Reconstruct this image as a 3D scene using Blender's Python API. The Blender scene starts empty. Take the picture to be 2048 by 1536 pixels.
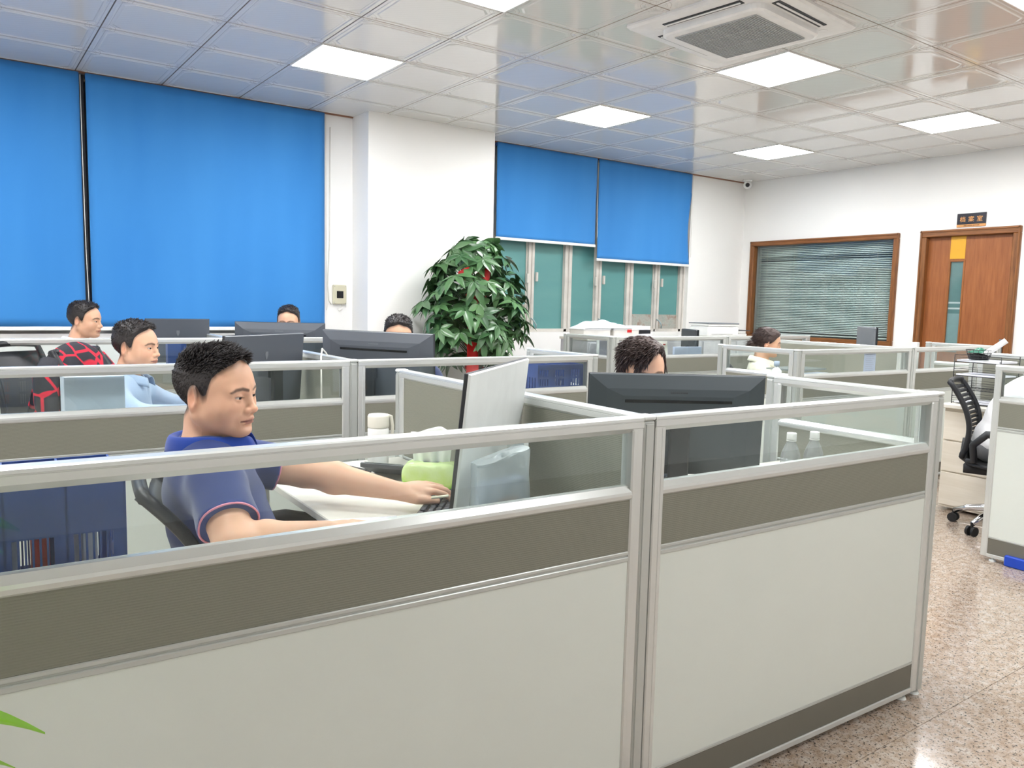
import bpy, math, random
import numpy as np
from mathutils import Vector, Matrix
random.seed(7); rng = np.random.default_rng(7)
C = bpy.context.scene.collection
S = bpy.context.scene
pi = math.pi

# ---------------------------------------------------------------- camera, world, exposure
F_PX = 1574.768
HC = 1.375                                   # eye height of the photographer
YAW, PITCH, ROLL = 0.948984, -0.101864, 0.022771
def cam_axes():
    f = np.array([math.cos(YAW)*math.cos(PITCH), math.sin(YAW)*math.cos(PITCH), math.sin(PITCH)])
    r = np.array([math.sin(YAW), -math.cos(YAW), 0.0]); u = np.cross(r, f)
    c, s = math.cos(ROLL), math.sin(ROLL)
    return c*r+s*u, -s*r+c*u, f
R_, U_, F_ = cam_axes()
cam_d = bpy.data.cameras.new('camera'); cam = bpy.data.objects.new('camera', cam_d); C.objects.link(cam)
m = Matrix(((R_[0], U_[0], -F_[0], 0), (R_[1], U_[1], -F_[1], 0), (R_[2], U_[2], -F_[2], HC), (0, 0, 0, 1)))
cam.matrix_world = m
cam_d.sensor_fit = 'HORIZONTAL'; cam_d.sensor_width = 36; cam_d.lens = 36*F_PX/2048
cam_d.clip_start = 0.05; cam_d.clip_end = 60
S.camera = cam
w = bpy.data.worlds.new('world'); S.world = w; w.use_nodes = True
w.node_tree.nodes['Background'].inputs[0].default_value = (0.75, 0.85, 1, 1)
w.node_tree.nodes['Background'].inputs[1].default_value = 0.35
S.view_settings.view_transform = 'Standard'; S.view_settings.look = 'None'
S.view_settings.exposure = 0.0; S.view_settings.gamma = 1; S.view_settings.use_curve_mapping = False
LIGHT_STRENGTH = 36.5                        # emission of every ceiling light panel
H = 3.0236                                   # ceiling height
X0G, Y0G = 4.443, 2.645                      # a node of the ceiling grid
YW, XW = 6.854, 8.625                        # blinds wall, end wall
XL, YF = X0G-10*.6, Y0G-8*.6                 # walls behind the photographer
TH = math.radians(-2.1)                      # the workstations stand slightly askew to the room
ct, st = math.cos(TH), math.sin(TH)
def W(s, t, z=0): return Vector((ct*s-st*t, st*s+ct*t, z))

# ---------------------------------------------------------------- materials
def lin(c):
    return tuple((v/255/12.92 if v/255 <= .04045 else ((v/255+.055)/1.055)**2.4) for v in c)
class NT:
    def __init__(s, name):
        s.m = bpy.data.materials.new(name); s.m.use_nodes = True
        s.t = s.m.node_tree; s.b = s.t.nodes['Principled BSDF']; s.out = s.t.nodes['Material Output']
    def n(s, kind, **kw):
        nd = s.t.nodes.new('ShaderNode'+kind)
        for k, v in kw.items():
            if k.startswith('i_'):
                key = k[2:]; key = int(key) if key.isdigit() else key.replace('_', ' ')
                nd.inputs[key].default_value = v
            else: setattr(nd, k, v)
        return nd
    def l(s, a, b): s.t.links.new(a, b)
    def set(s, **kw):
        for k, v in kw.items():
            k = k.replace('_', ' ')
            s.b.inputs[k].default_value = (*v, 1) if isinstance(v, tuple) and len(v) == 3 else v
    def coord(s, which='Object', scale=(1, 1, 1), rot=(0, 0, 0)):
        tc = s.n('TexCoord'); mp = s.n('Mapping'); mp.inputs['Scale'].default_value = scale; mp.inputs['Rotation'].default_value = rot
        s.l(tc.outputs[which], mp.inputs[0]); return mp.outputs[0]
    def ramp(s, fac, stops, interp='LINEAR'):
        r = s.n('ValToRGB'); r.color_ramp.interpolation = interp
        e = r.color_ramp.elements
        while len(e) < len(stops): e.new(0.5)
        for k, (p, c) in enumerate(stops): e[k].position = p; e[k].color = (*c, 1) if len(c) == 3 else c
        s.l(fac, r.inputs[0]); return r.outputs[0]
    def mix(s, fac, a, b, mode='MIX'):
        mx = s.n('Mix', data_type='RGBA', blend_type=mode)
        for k, v in ((0, fac), (6, a), (7, b)):
            if hasattr(v, 'is_output'): s.l(v, mx.inputs[k])
            else: mx.inputs[k].default_value = v if k == 0 else ((*v, 1) if len(v) == 3 else v)
        return mx.outputs[2]
    def math(s, op, a, b=None, c=None):
        md = s.n('Math', operation=op)
        for k, v in enumerate((a, b, c)):
            if v is None: continue
            if hasattr(v, 'is_output'): s.l(v, md.inputs[k])
            else: md.inputs[k].default_value = v
        return md.outputs[0]
    def noise(s, vec, scale=5, detail=3, rough=.5):
        nd = s.n('TexNoise'); nd.inputs['Scale'].default_value = scale; nd.inputs['Detail'].default_value = detail; nd.inputs['Roughness'].default_value = rough
        if vec is not None: s.l(vec, nd.inputs['Vector'])
        return nd.outputs[0]
    def base(s, col): s.l(col, s.b.inputs['Base Color'])
    def bump(s, h, strength=.3, dist=.01):
        b = s.n('Bump'); b.inputs['Strength'].default_value = strength; b.inputs['Distance'].default_value = dist
        s.l(h, b.inputs['Height']); s.l(b.outputs[0], s.b.inputs['Normal'])
MT = {}
def simple(name, rgb, rough=.5, metal=0.0, spec=.5, var=.04, scale=12, bump=0, **kw):
    t = NT(name); c = lin(rgb)
    v = t.noise(t.coord(), scale, 4)
    lo = tuple(x*(1-var) for x in c); hi = tuple(min(1, x*(1+var)) for x in c)
    t.base(t.ramp(v, [(0.3, lo), (0.7, hi)]))
    t.set(Roughness=rough, Metallic=metal, Specular_IOR_Level=spec, **kw)
    if bump: t.bump(t.noise(t.coord(), scale*8, 3), bump, .004)
    MT[name] = t.m; return t.m
simple('white_paint', (246, 245, 242), .75, spec=.25, var=.01, scale=2)
simple('frame_silver', (216, 219, 216), .26, metal=.4, var=.01)
simple('post_silver', (196, 200, 196), .35, metal=.35, var=.01)
simple('board_cream', (222, 228, 221), .5, var=.012, scale=4)
simple('kick_taupe', (112, 110, 100), .5, var=.02)
simple('desk_white', (226, 222, 212), .4, var=.01)
simple('desk_edge', (214, 208, 196), .45, var=.01)
simple('black_plastic', (30, 32, 36), .45)
simple('black_gloss', (12, 13, 15), .12)
simple('monitor_back', (84, 89, 97), .42, var=.03, scale=3)
simple('monitor_dark', (60, 68, 73), .42, var=.03, scale=3)
simple('silver_plastic', (224, 228, 226), .42)
simple('white_plastic', (238, 238, 236), .4)
simple('grey_plastic', (118, 122, 128), .45)
simple('dark_grey', (60, 62, 66), .5)
simple('chrome', (215, 216, 220), .12, metal=1.0)
simple('teal_metal', (150, 170, 175), .3, metal=.3)
simple('blue_plastic', (38, 72, 140), .4, var=.08)
simple('blue_bright', (20, 70, 190), .4)
simple('red_cloth', (205, 30, 30), .5, var=.15)
simple('paper', (240, 242, 250), .8, var=.02)
simple('paper_blue', (196, 208, 232), .8, var=.02)
simple('cardboard', (236, 232, 224), .8)
simple('rubber', (26, 26, 28), .7)
simple('trunk', (104, 78, 58), .85, var=.35, scale=30, bump=.5)
simple('soil', (60, 45, 35), .95, var=.3, bump=.6)
simple('pot_ceramic', (150, 40, 35), .25)
simple('casing_wood_edge', (150, 92, 45), .4, var=.15, scale=8)
simple('yellow_film', (222, 166, 44), .35)
simple('sign_black', (34, 32, 42), .25)
simple('sign_gold', (222, 160, 96), .35)
simple('lens_black', (15, 18, 25), .05)
simple('box_beige', (206, 202, 176), .45)
simple('cable_white', (225, 222, 214), .5)
simple('trouser_dark', (38, 42, 55), .85, bump=.2)
simple('trouser_grey', (120, 122, 126), .85, bump=.2)
simple('shoe_black', (22, 22, 24), .4)
simple('eye_white', (225, 220, 215), .1)
simple('nail', (240, 190, 180), .3)
simple('mug_beige', (225, 222, 210), .35)
simple('stick_cream', (232, 226, 196), .5)
simple('pink_lid', (240, 170, 165), .4)
simple('green_bag', (40, 120, 95), .35)
simple('window_alu', (205, 200, 192), .5, var=.12, scale=6)
simple('dark_window', (62, 70, 78), .3)
simple('inner_wall', (150, 165, 175), .8)
simple('coved_dark', (70, 66, 62), .7)
simple('trim_wood', (150, 105, 82), .5, var=.1)
simple('grille_grey', (168, 172, 172), .5)
simple('key_black', (52, 54, 60), .45)
simple('key_base', (66, 60, 58), .5)

def fabric():
    t = NT('taupe_fabric'); v = t.coord('Object', (1, 1, 1))
    sep = t.n('SeparateXYZ'); t.l(v, sep.inputs[0])
    wv = t.math('SINE', t.math('MULTIPLY', sep.outputs[2], 1250))
    ns = t.noise(t.coord('Object', (160, 160, 600)), 1, 2)
    ns2 = t.noise(v, 3, 3)
    h = t.math('ADD', t.math('MULTIPLY', wv, .35), ns)
    c = lin((138, 138, 126))
    t.base(t.mix(t.math('MULTIPLY', h, .3), tuple(x*.93 for x in c), tuple(x*1.12 for x in c)))
    t.set(Roughness=.75, Specular_IOR_Level=.3); t.bump(h, .35, .0015)
    MT['taupe_fabric'] = t.m
fabric()

def glass(name, tint, rough=.0, alpha=.12, dif=(.35, .42, .42)):
    # thin pane: mostly see-through, with a Fresnel reflection and a little tint
    t = NT(name); t.t.nodes.remove(t.b)
    tr = t.n('BsdfTransparent'); tr.inputs[0].default_value = (*tint, 1)
    gl = t.n('BsdfGlossy'); gl.inputs['Roughness'].default_value = rough+.005
    fr = t.n('Fresnel'); ge = t.n('NewGeometry'); t.l(t.math('MULTIPLY_ADD', ge.outputs['Backfacing'], -.8333, 1.5), fr.inputs[0])
    df = t.n('BsdfDiffuse'); df.inputs[0].default_value = (*dif, 1)
    m1 = t.n('MixShader'); m1.inputs[0].default_value = alpha
    t.l(tr.outputs[0], m1.inputs[1]); t.l(df.outputs[0], m1.inputs[2])
    m2 = t.n('MixShader'); t.l(t.math('MULTIPLY', fr.outputs[0], .8), m2.inputs[0])
    t.l(m1.outputs[0], m2.inputs[1]); t.l(gl.outputs[0], m2.inputs[2]); t.l(m2.outputs[0], t.out.inputs[0])
    MT[name] = t.m
glass('clear_glass', (.93, .96, .95), alpha=.03)
glass('tray_film', (.8, .82, .84), rough=.25, alpha=.35)
glass('bag_film', (.9, .93, .95), rough=.3, alpha=.5, dif=(.66, .72, .74))
glass('bottle_film', (.86, .88, .9), rough=.03, alpha=.3, dif=(.7, .72, .74))

def emit(name, col, strength):
    t = NT(name); t.t.nodes.remove(t.b)
    e = t.n('Emission'); e.inputs[0].default_value = (*col, 1); e.inputs[1].default_value = strength
    t.l(e.outputs[0], t.out.inputs[0]); MT[name] = t.m
emit('light_diffuser', (.98, .99, 1.0), LIGHT_STRENGTH)
emit('screen_glow', (.55, .68, .9), 1.1)

def blind():
    t = NT('blind_blue'); v = t.coord('Object', (1, 1, 1))
    n1 = t.noise(t.coord('Object', (2.2, 1, .35)), 1.3, 2)
    wv = t.noise(t.coord('Object', (900, 900, 900)), 1, 1)
    t.base(t.mix(n1, lin((46, 122, 196)), lin((70, 146, 214))))
    t.set(Roughness=.7, Specular_IOR_Level=.2)
    t.b.inputs['Sheen Weight'].default_value = .15
    t.bump(t.math('ADD', wv, t.math('MULTIPLY', n1, 3)), .15, .004); MT['blind_blue'] = t.m
blind()

def wood(name, a, b, scale=1.0, rough=.4, axis=2):
    t = NT(name); sc = [14*scale]*3; sc[axis] = 1.2*scale
    v = t.coord('Object', tuple(sc)); n = t.noise(v, 2.2, 6, .62)
    sc2 = [120*scale]*3; sc2[axis] = 3
    n2 = t.noise(t.coord('Object', tuple(sc2)), 1.5, 3)
    col = t.ramp(t.math('ADD', t.math('MULTIPLY', n, .75), t.math('MULTIPLY', n2, .25)), [(.32, lin(a)), (.66, lin(b))])
    t.base(col); t.set(Roughness=rough); t.bump(n2, .12, .002); MT[name] = t.m
wood('door_wood', (134, 76, 36), (166, 102, 56))
wood('casing_wood', (98, 58, 26), (152, 98, 52), 1.6)
wood('casing_wood_h', (98, 58, 26), (152, 98, 52), 1.6, axis=1)
wood('cabinet_pale', (226, 216, 198), (240, 232, 218), .5, .5, axis=1)

def ceiling_mat():
    t = NT('ceiling_tile'); tc = t.n('TexCoord'); sep = t.n('SeparateXYZ'); t.l(tc.outputs['Object'], sep.inputs[0])
    ax = t.math('ABSOLUTE', sep.outputs[0]); ay = t.math('ABSOLUTE', sep.outputs[1])
    dx = t.math('SUBTRACT', .3, ax); dy = t.math('SUBTRACT', .3, ay)
    d = t.math('SQRT', t.math('ADD', t.math('MULTIPLY', dx, dx), t.math('MULTIPLY', dy, dy)))
    def ring(dd, r, wd): return t.math('LESS_THAN', t.math('ABSOLUTE', t.math('SUBTRACT', dd, r)), wd)
    a = t.math('MAXIMUM', ring(d, .085, .0016), ring(d, .062, .0012))
    diag = t.math('LESS_THAN', t.math('ABSOLUTE', t.math('SUBTRACT', dx, dy)), .0016)
    diag = t.math('MULTIPLY', diag, t.math('LESS_THAN', d, .07))
    petals = t.math('LESS_THAN', t.math('ABSOLUTE', t.math('SUBTRACT', d, t.math('ADD', .035, t.math('MULTIPLY', .02, t.math('SINE', t.math('MULTIPLY', t.math('ARCTAN2', dy, dx), 8)))))), .0015)
    a = t.math('MAXIMUM', a, t.math('MAXIMUM', diag, petals))
    # fine woven stripes printed inside the frame
    st_ = t.math('LESS_THAN', t.math('ABSOLUTE', t.math('SUBTRACT', t.math('FRACT', t.math('MULTIPLY', t.math('ADD', sep.outputs[0], sep.outputs[1]), 22)), .5)), .03)
    inn = t.math('MULTIPLY', t.math('LESS_THAN', ax, .235), t.math('LESS_THAN', ay, .235))
    a2 = t.math('MULTIPLY', t.math('MULTIPLY', st_, inn), .22)
    fac = t.math('MAXIMUM', t.math('MULTIPLY', a, .5), a2)
    edge = t.math('MAXIMUM', t.math('GREATER_THAN', ax, .2958), t.math('GREATER_THAN', ay, .2958))
    fac = t.math('MAXIMUM', fac, t.math('MULTIPLY', edge, .85))
    t.base(t.mix(fac, lin((222, 221, 218)), lin((150, 136, 122))))
    t.set(Roughness=.09, Specular_IOR_Level=.5, IOR=1.75)
    t.bump(t.noise(t.coord('Object'), 9, 2), .02, .02)
    MT['ceiling_tile'] = t.m
ceiling_mat()

def floor_mat():
    t = NT('granite_floor'); tc = t.n('TexCoord'); 
    mp = t.n('Mapping'); t.l(tc.outputs['Object'], mp.inputs[0])
    oi = t.n('ObjectInfo'); add = t.n('VectorMath', operation='ADD')
    cmb = t.n('CombineXYZ'); t.l(t.math('MULTIPLY', oi.outputs['Random'], 37.0), cmb.inputs[0]); t.l(t.math('MULTIPLY', oi.outputs['Random'], 91.0), cmb.inputs[1])
    t.l(mp.outputs[0], add.inputs[0]); t.l(cmb.outputs[0], add.inputs[1]); v = add.outputs[0]
    big = t.noise(v, 26, 4, .6); col = t.ramp(big, [(.3, lin((152, 130, 110))), (.5, lin((178, 161, 146))), (.72, lin((194, 184, 174)))])
    sp = t.noise(v, 95, 3, .7); m1 = t.ramp(sp, [(.395, (1, 1, 1)), (.42, (0, 0, 0))])
    sp2 = t.noise(v, 130, 3, .75); m2 = t.ramp(sp2, [(.40, (1, 1, 1)), (.43, (0, 0, 0))])
    col = t.mix(t.math('MULTIPLY', m2, .75), col, lin((112, 88, 72)))
    col = t.mix(t.math('MULTIPLY', m1, .92), col, lin((42, 38, 38)))
    t.base(col); t.set(Roughness=.13, Specular_IOR_Level=.5, IOR=1.62); MT['granite_floor'] = t.m
floor_mat()

def teal_mat():
    t = NT('teal_film'); v = t.coord('Object', (1, 1, 1))
    n = t.noise(t.coord('Object', (1, 1, 3)), 1.2, 3)
    t.base(t.mix(n, lin((84, 138, 140)), lin((104, 158, 154)))); t.set(Roughness=.22)
    MT['teal_film'] = t.m
teal_mat()
def dirt_mat():
    t = NT('worn_film'); n = t.noise(t.coord('Object'), 9, 5, .7)
    t.base(t.ramp(n, [(.35, lin((150, 160, 152))), (.5, lin((172, 172, 164))), (.68, lin((146, 118, 100)))])); t.set(Roughness=.5)
    MT['worn_film'] = t.m
dirt_mat()
def jacket_mat():
    t = NT('jacket_cloth'); v = t.coord('Object', (9, 9, 11), (0, 0, .5))
    vo = t.n('TexVoronoi', feature='DISTANCE_TO_EDGE'); vo.inputs['Scale'].default_value = 1.0; t.l(v, vo.inputs['Vector'])
    m_ = t.ramp(vo.outputs['Distance'], [(.045, (1, 1, 1)), (.075, (0, 0, 0))])
    t.base(t.mix(m_, lin((38, 38, 46)), lin((214, 30, 58)))); t.set(Roughness=.8); MT['jacket_cloth'] = t.m
jacket_mat()
def tissue_mat():
    t = NT('tissue_wrap'); v = t.coord('Object'); sep = t.n('SeparateXYZ'); t.l(v, sep.inputs[0])
    n = t.noise(v, 22, 3); 
    hh = t.math('ADD', sep.outputs[2], t.math('MULTIPLY', t.math('SUBTRACT', n, .5), .09))
    c = t.ramp(t.math('MULTIPLY', hh, 12), [(.10, lin((84, 186, 40))), (.26, lin((150, 205, 60))), (.40, lin((196, 222, 120))), (.8, lin((206, 228, 160)))])
    t.base(c); t.set(Roughness=.25); t.bump(t.noise(v, 30, 3), .4, .01); MT['tissue_wrap'] = t.m
tissue_mat()
def leaf_mat(name, a, b):
    t = NT(name); oi = t.n('ObjectInfo'); v = t.coord('Object'); n = t.noise(v, 14, 3)
    c = t.mix(t.math('ADD', t.math('MULTIPLY', oi.outputs['Random'], .7), t.math('MULTIPLY', n, .3)), lin(a), lin(b))
    t.base(c); t.set(Roughness=.3, Specular_IOR_Level=.55)
    t.b.inputs['Subsurface Weight'].default_value = 0
    MT[name] = t.m
leaf_mat('leaf_green', (50, 88, 56), (98, 138, 88)); leaf_mat('leaf_lime', (128, 200, 20), (170, 230, 50))

def vcol_mat(name, rough, sss=0.0, bumps=0.0, bscale=400, spec=.4, sheen=0):
    t = NT(name); a = t.n('Attribute', attribute_name='Col'); 
    n = t.noise(t.coord('Object'), 60, 3)
    t.base(t.mix(t.math('MULTIPLY', n, .12), a.outputs['Color'], tuple(x for x in (.35, .16, .1)) if 'skin' in name else (0, 0, 0), 'MIX' if 'skin' in name else 'MIX'))
    t.set(Roughness=rough, Specular_IOR_Level=spec)
    if sss:
        t.b.inputs['Subsurface Weight'].default_value = sss; t.b.inputs['Subsurface Radius'].default_value = (1, .35, .2); t.b.inputs['Subsurface Scale'].default_value = .008
    if sheen: t.b.inputs['Sheen Weight'].default_value = sheen
    if bumps: t.bump(t.noise(t.coord('Object'), bscale, 2), bumps, .001)
    MT[name] = t.m
vcol_mat('skin', .48, .18, .08, 500)
vcol_mat('cloth', .82, 0, .3, 700, .2, .25)
def hair_mat():
    t = NT('hair'); n = t.noise(t.coord('Object', (60, 200, 60)), 2, 3)
    t.base(t.mix(n, lin((22, 19, 20)), lin((52, 45, 44)))); t.set(Roughness=.42, Specular_IOR_Level=.5)
    t.bump(n, .5, .004); MT['hair'] = t.m
    t = NT('hair_brown'); n = t.noise(t.coord('Object', (60, 200, 60)), 2, 3)
    t.base(t.mix(n, lin((40, 30, 29)), lin((86, 66, 60)))); t.set(Roughness=.42); t.bump(n, .5, .004); MT['hair_brown'] = t.m
hair_mat()
def iris_mat():
    t = NT('eyeball'); tc = t.n('TexCoord'); sep = t.n('SeparateXYZ'); t.l(tc.outputs['Object'], sep.inputs[0])
    d = t.math('SQRT', t.math('ADD', t.math('POWER', sep.outputs[1], 2), t.math('POWER', sep.outputs[2], 2)))
    c = t.ramp(t.math('MULTIPLY', d, 80), [(.0, (.005, .004, .004)), (.2, (.005, .004, .004)), (.22, lin((50, 32, 24))), (.46, lin((40, 26, 20))), (.5, lin((196, 182, 172)))])
    t.base(c); t.set(Roughness=.06); MT['eyeball'] = t.m
iris_mat()

# ---------------------------------------------------------------- mesh builder
class MB:
    def __init__(s): s.v = []; s.f = []; s.sm = []
    def add(s, vs, fs, smooth=False, M=None):
        o = len(s.v)
        for p in vs:
            p = Vector(p)
            if M is not None: p = M @ p
            s.v.append(tuple(p))
        for f in fs: s.f.append(tuple(i+o for i in f)); s.sm.append(smooth)
        return s
    def box(s, x0, x1, y0, y1, z0, z1, b=0.0, M=None):
        if x0 > x1: x0, x1 = x1, x0
        if y0 > y1: y0, y1 = y1, y0
        if z0 > z1: z0, z1 = z1, z0
        if b <= 0:
            vs = [(x, y, z) for z in (z0, z1) for y in (y0, y1) for x in (x0, x1)]
            return s.add(vs, [(0, 2, 3, 1), (4, 5, 7, 6), (0, 1, 5, 4), (2, 6, 7, 3), (0, 4, 6, 2), (1, 3, 7, 5)], False, M)
        b = min(b, (x1-x0)*.45, (y1-y0)*.45, (z1-z0)*.45)
        vs = []; idx = {}
        lo = (x0, y0, z0); hi = (x1, y1, z1)
        for cx in (0, 1):
            for cy in (0, 1):
                for cz in (0, 1):
                    cc = (cx, cy, cz)
                    for ax in range(3):       # vertex lying on the face normal to ax
                        p = []
                        for k in range(3):
                            base = hi[k] if cc[k] else lo[k]
                            if k != ax: base += -b if cc[k] else b
                            p.append(base)
                        idx[(cc, ax)] = len(vs); vs.append(tuple(p))
        fs = []
        for ax in range(3):
            u, v = (ax+1) % 3, (ax+2) % 3
            for c in (0, 1):
                q = []
                for (a, bb) in ((0, 0), (1, 0), (1, 1), (0, 1)):
                    cc = [0, 0, 0]; cc[ax] = c; cc[u] = a; cc[v] = bb; q.append(idx[(tuple(cc), ax)])
                fs.append(tuple(q) if c else tuple(reversed(q)))
        for ax in range(3):                   # edges parallel to ax
            u, v = (ax+1) % 3, (ax+2) % 3
            for a in (0, 1):
                for bb in (0, 1):
                    c0 = [0]*3; c1 = [0]*3; c0[u] = c1[u] = a; c0[v] = c1[v] = bb; c1[ax] = 1
                    q = [idx[(tuple(c0), u)], idx[(tuple(c1), u)], idx[(tuple(c1), v)], idx[(tuple(c0), v)]]
                    fs.append(tuple(q) if a != bb else tuple(reversed(q)))
        for cx in (0, 1):
            for cy in (0, 1):
                for cz in (0, 1):
                    cc = (cx, cy, cz); q = [idx[(cc, 0)], idx[(cc, 1)], idx[(cc, 2)]]
                    fs.append(tuple(q) if (cx+cy+cz) % 2 else tuple(reversed(q)))
        return s.add(vs, fs, False, M)
    def prism(s, poly, a, b, axis=0, smooth=False, M=None):
        # closed polygon (two coords) extruded along axis from a to b
        n = len(poly); vs = []
        for q in (a, b):
            for (p0, p1) in poly:
                vs.append({0: (q, p0, p1), 1: (p1, q, p0), 2: (p0, p1, q)}[axis])
        fs = [(i, (i+1) % n, n+(i+1) % n, n+i) for i in range(n)]
        s.add(vs, fs, smooth, M); s.add(vs, [tuple(reversed(range(n))), tuple(range(n, 2*n))], False, M); return s
    def cyl(s, p0, p1, r0, r1=None, n=12, caps=True, smooth=True):
        r1 = r0 if r1 is None else r1
        p0, p1 = Vector(p0), Vector(p1); d = (p1-p0).normalized()
        a = d.orthogonal().normalized(); b = d.cross(a)
        vs = []
        for p, r in ((p0, r0), (p1, r1)):
            for k in range(n):
                t = 2*pi*k/n; vs.append(p+a*(r*math.cos(t))+b*(r*math.sin(t)))
        fs = [(i, (i+1) % n, n+(i+1) % n, n+i) for i in range(n)]
        s.add(vs, fs, smooth)
        if caps: s.add(vs, [tuple(reversed(range(n))), tuple(range(n, 2*n))], False)
        return s
    def tube(s, pts, r, n=8, caps=True):
        pts = [Vector(p) for p in pts]; N = len(pts)
        rr = r if isinstance(r, (list, tuple)) else [r]*N
        prev = None; vs = []
        for i, p in enumerate(pts):
            d = (pts[min(i+1, N-1)]-pts[max(i-1, 0)]).normalized()
            a = d.orthogonal().normalized() if prev is None else (prev-d*prev.dot(d)).normalized()
            prev = a; b = d.cross(a)
            for k in range(n):
                t = 2*pi*k/n; vs.append(p+a*(rr[i]*math.cos(t))+b*(rr[i]*math.sin(t)))
        fs = [(i*n+k, i*n+(k+1) % n, (i+1)*n+(k+1) % n, (i+1)*n+k) for i in range(N-1) for k in range(n)]
        if caps: fs += [tuple(reversed(range(n))), tuple((N-1)*n+k for k in range(n))]
        return s.add(vs, fs, True)
    def lathe(s, prof, n=20, c=(0, 0, 0), smooth=True):
        vs = []; fs = []
        for (r, z) in prof:
            for k in range(n):
                t = 2*pi*k/n; vs.append((c[0]+r*math.cos(t), c[1]+r*math.sin(t), c[2]+z))
        for i in range(len(prof)-1):
            for k in range(n): fs.append((i*n+k, i*n+(k+1) % n, (i+1)*n+(k+1) % n, (i+1)*n+k))
        fs.append(tuple(reversed(range(n)))); fs.append(tuple((len(prof)-1)*n+k for k in range(n)))
        return s.add(vs, fs, smooth)
    def grid(s, fn, nu, nv, smooth=True, thick=0.0):
        # surface fn(u,v)->point, optionally a second offset sheet to give thickness
        P = [[Vector(fn(i/nu, j/nv)) for j in range(nv+1)] for i in range(nu+1)]
        vs = [p for row in P for p in row]; k = nv+1
        fs = [(i*k+j, (i+1)*k+j, (i+1)*k+j+1, i*k+j+1) for i in range(nu) for j in range(nv)]
        if not thick: return s.add(vs, fs, smooth)
        nn = [Vector((0, 0, 0)) for _ in vs]
        for f in fs:
            a = (vs[f[2]]-vs[f[0]]).cross(vs[f[3]]-vs[f[1]])
            for i in f: nn[i] += a
        o = len(vs); vs2 = vs+[vs[i]-nn[i].normalized()*thick for i in range(o)]
        fs2 = fs+[tuple(reversed([i+o for i in f])) for f in fs]
        bd = [i*k for i in range(nu+1)]+[nu*k+j for j in range(1, k)]+[i*k+nv for i in range(nu-1, -1, -1)]+[j for j in range(nv-1, 0, -1)]
        for a, b in zip(bd, bd[1:]+bd[:1]): fs2.append((b, a, a+o, b+o))
        return s.add(vs2, fs2, smooth)
    def mesh(s, name, mat):
        me = bpy.data.meshes.new(name); me.from_pydata(s.v, [], s.f)
        me.polygons.foreach_set('use_smooth', s.sm)
        me.materials.append(MT[mat] if isinstance(mat, str) else mat); me.update(); return me
    def build(s, name, mat, parent=None, loc=(0, 0, 0), rz=0.0, **props):
        o = bpy.data.objects.new(name, s.mesh(name, mat)); C.objects.link(o)
        o.location = loc; o.rotation_euler = (0, 0, rz)
        if parent is not None: o.parent = parent
        for k, v in props.items(): o[k] = v
        return o
def tag(o, label, cat, group=None):
    o['label'] = label; o['category'] = cat
    if group: o['group'] = group
    return o
def thing(name, label, cat, loc=(0, 0, 0), rz=0.0, group=None):
    o = bpy.data.objects.new(name, None); C.objects.link(o); o.empty_display_size = .05
    o.location = loc; o.rotation_euler = (0, 0, rz); return tag(o, label, cat, group)
def struct(o): o['kind'] = 'structure'; return o
def sempty(name, loc=(0, 0, 0)):
    o = bpy.data.objects.new(name, None); C.objects.link(o); o.location = loc; o['kind'] = 'structure'; return o
def copy_tree(o, parent=None):
    c = o.copy(); C.objects.link(c); c.parent = parent
    for ch in [x for x in o.children]: copy_tree(ch, c)
    return c
def child_mesh(name, me, parent, loc=(0, 0, 0), rz=0):
    o = bpy.data.objects.new(name, me); C.objects.link(o); o.parent = parent; o.location = loc; o.rotation_euler = (0, 0, rz); return o
# ================================================================ ROOM SHELL
T = .2
# floor: slab with separate granite tiles laid on it
fl = struct(MB().box(XL-T, XW+2.4, YF-T, YW+T, -.12, -.012).build('floor', 'coved_dark'))
ft = MB().box(-.3994, .3994, -.3994, .3994, -.012, 0, .0008).mesh('floor_tile', 'granite_floor')
fx0, fy0 = 3.0-.4, 1.23-.4
i = -6
while fx0+.8*i < XW:
    j = -5
    while fy0+.8*j < YW:
        cx_, cy_ = fx0+.8*i, fy0+.8*j
        if cx_ > XL-.35 and cy_ > YF-.35 and cx_ < XW+.35 and cy_ < YW+.35:
            x0, x1 = max(cx_-.3994, XL), min(cx_+.3994, XW); y0, y1 = max(cy_-.3994, YF), min(cy_+.3994, YW)
            if x1-x0 > .797 and y1-y0 > .797: child_mesh('floor_tile', ft, fl, (cx_, cy_, 0), 0)
            elif x1-x0 > .02 and y1-y0 > .02:
                MB().box(x0-cx_, x1-cx_, y0-cy_, y1-cy_, -.012, 0, .0008).build('floor_tile', 'granite_floor', fl, (cx_, cy_, 0))
        j += 1
    i += 1
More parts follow.
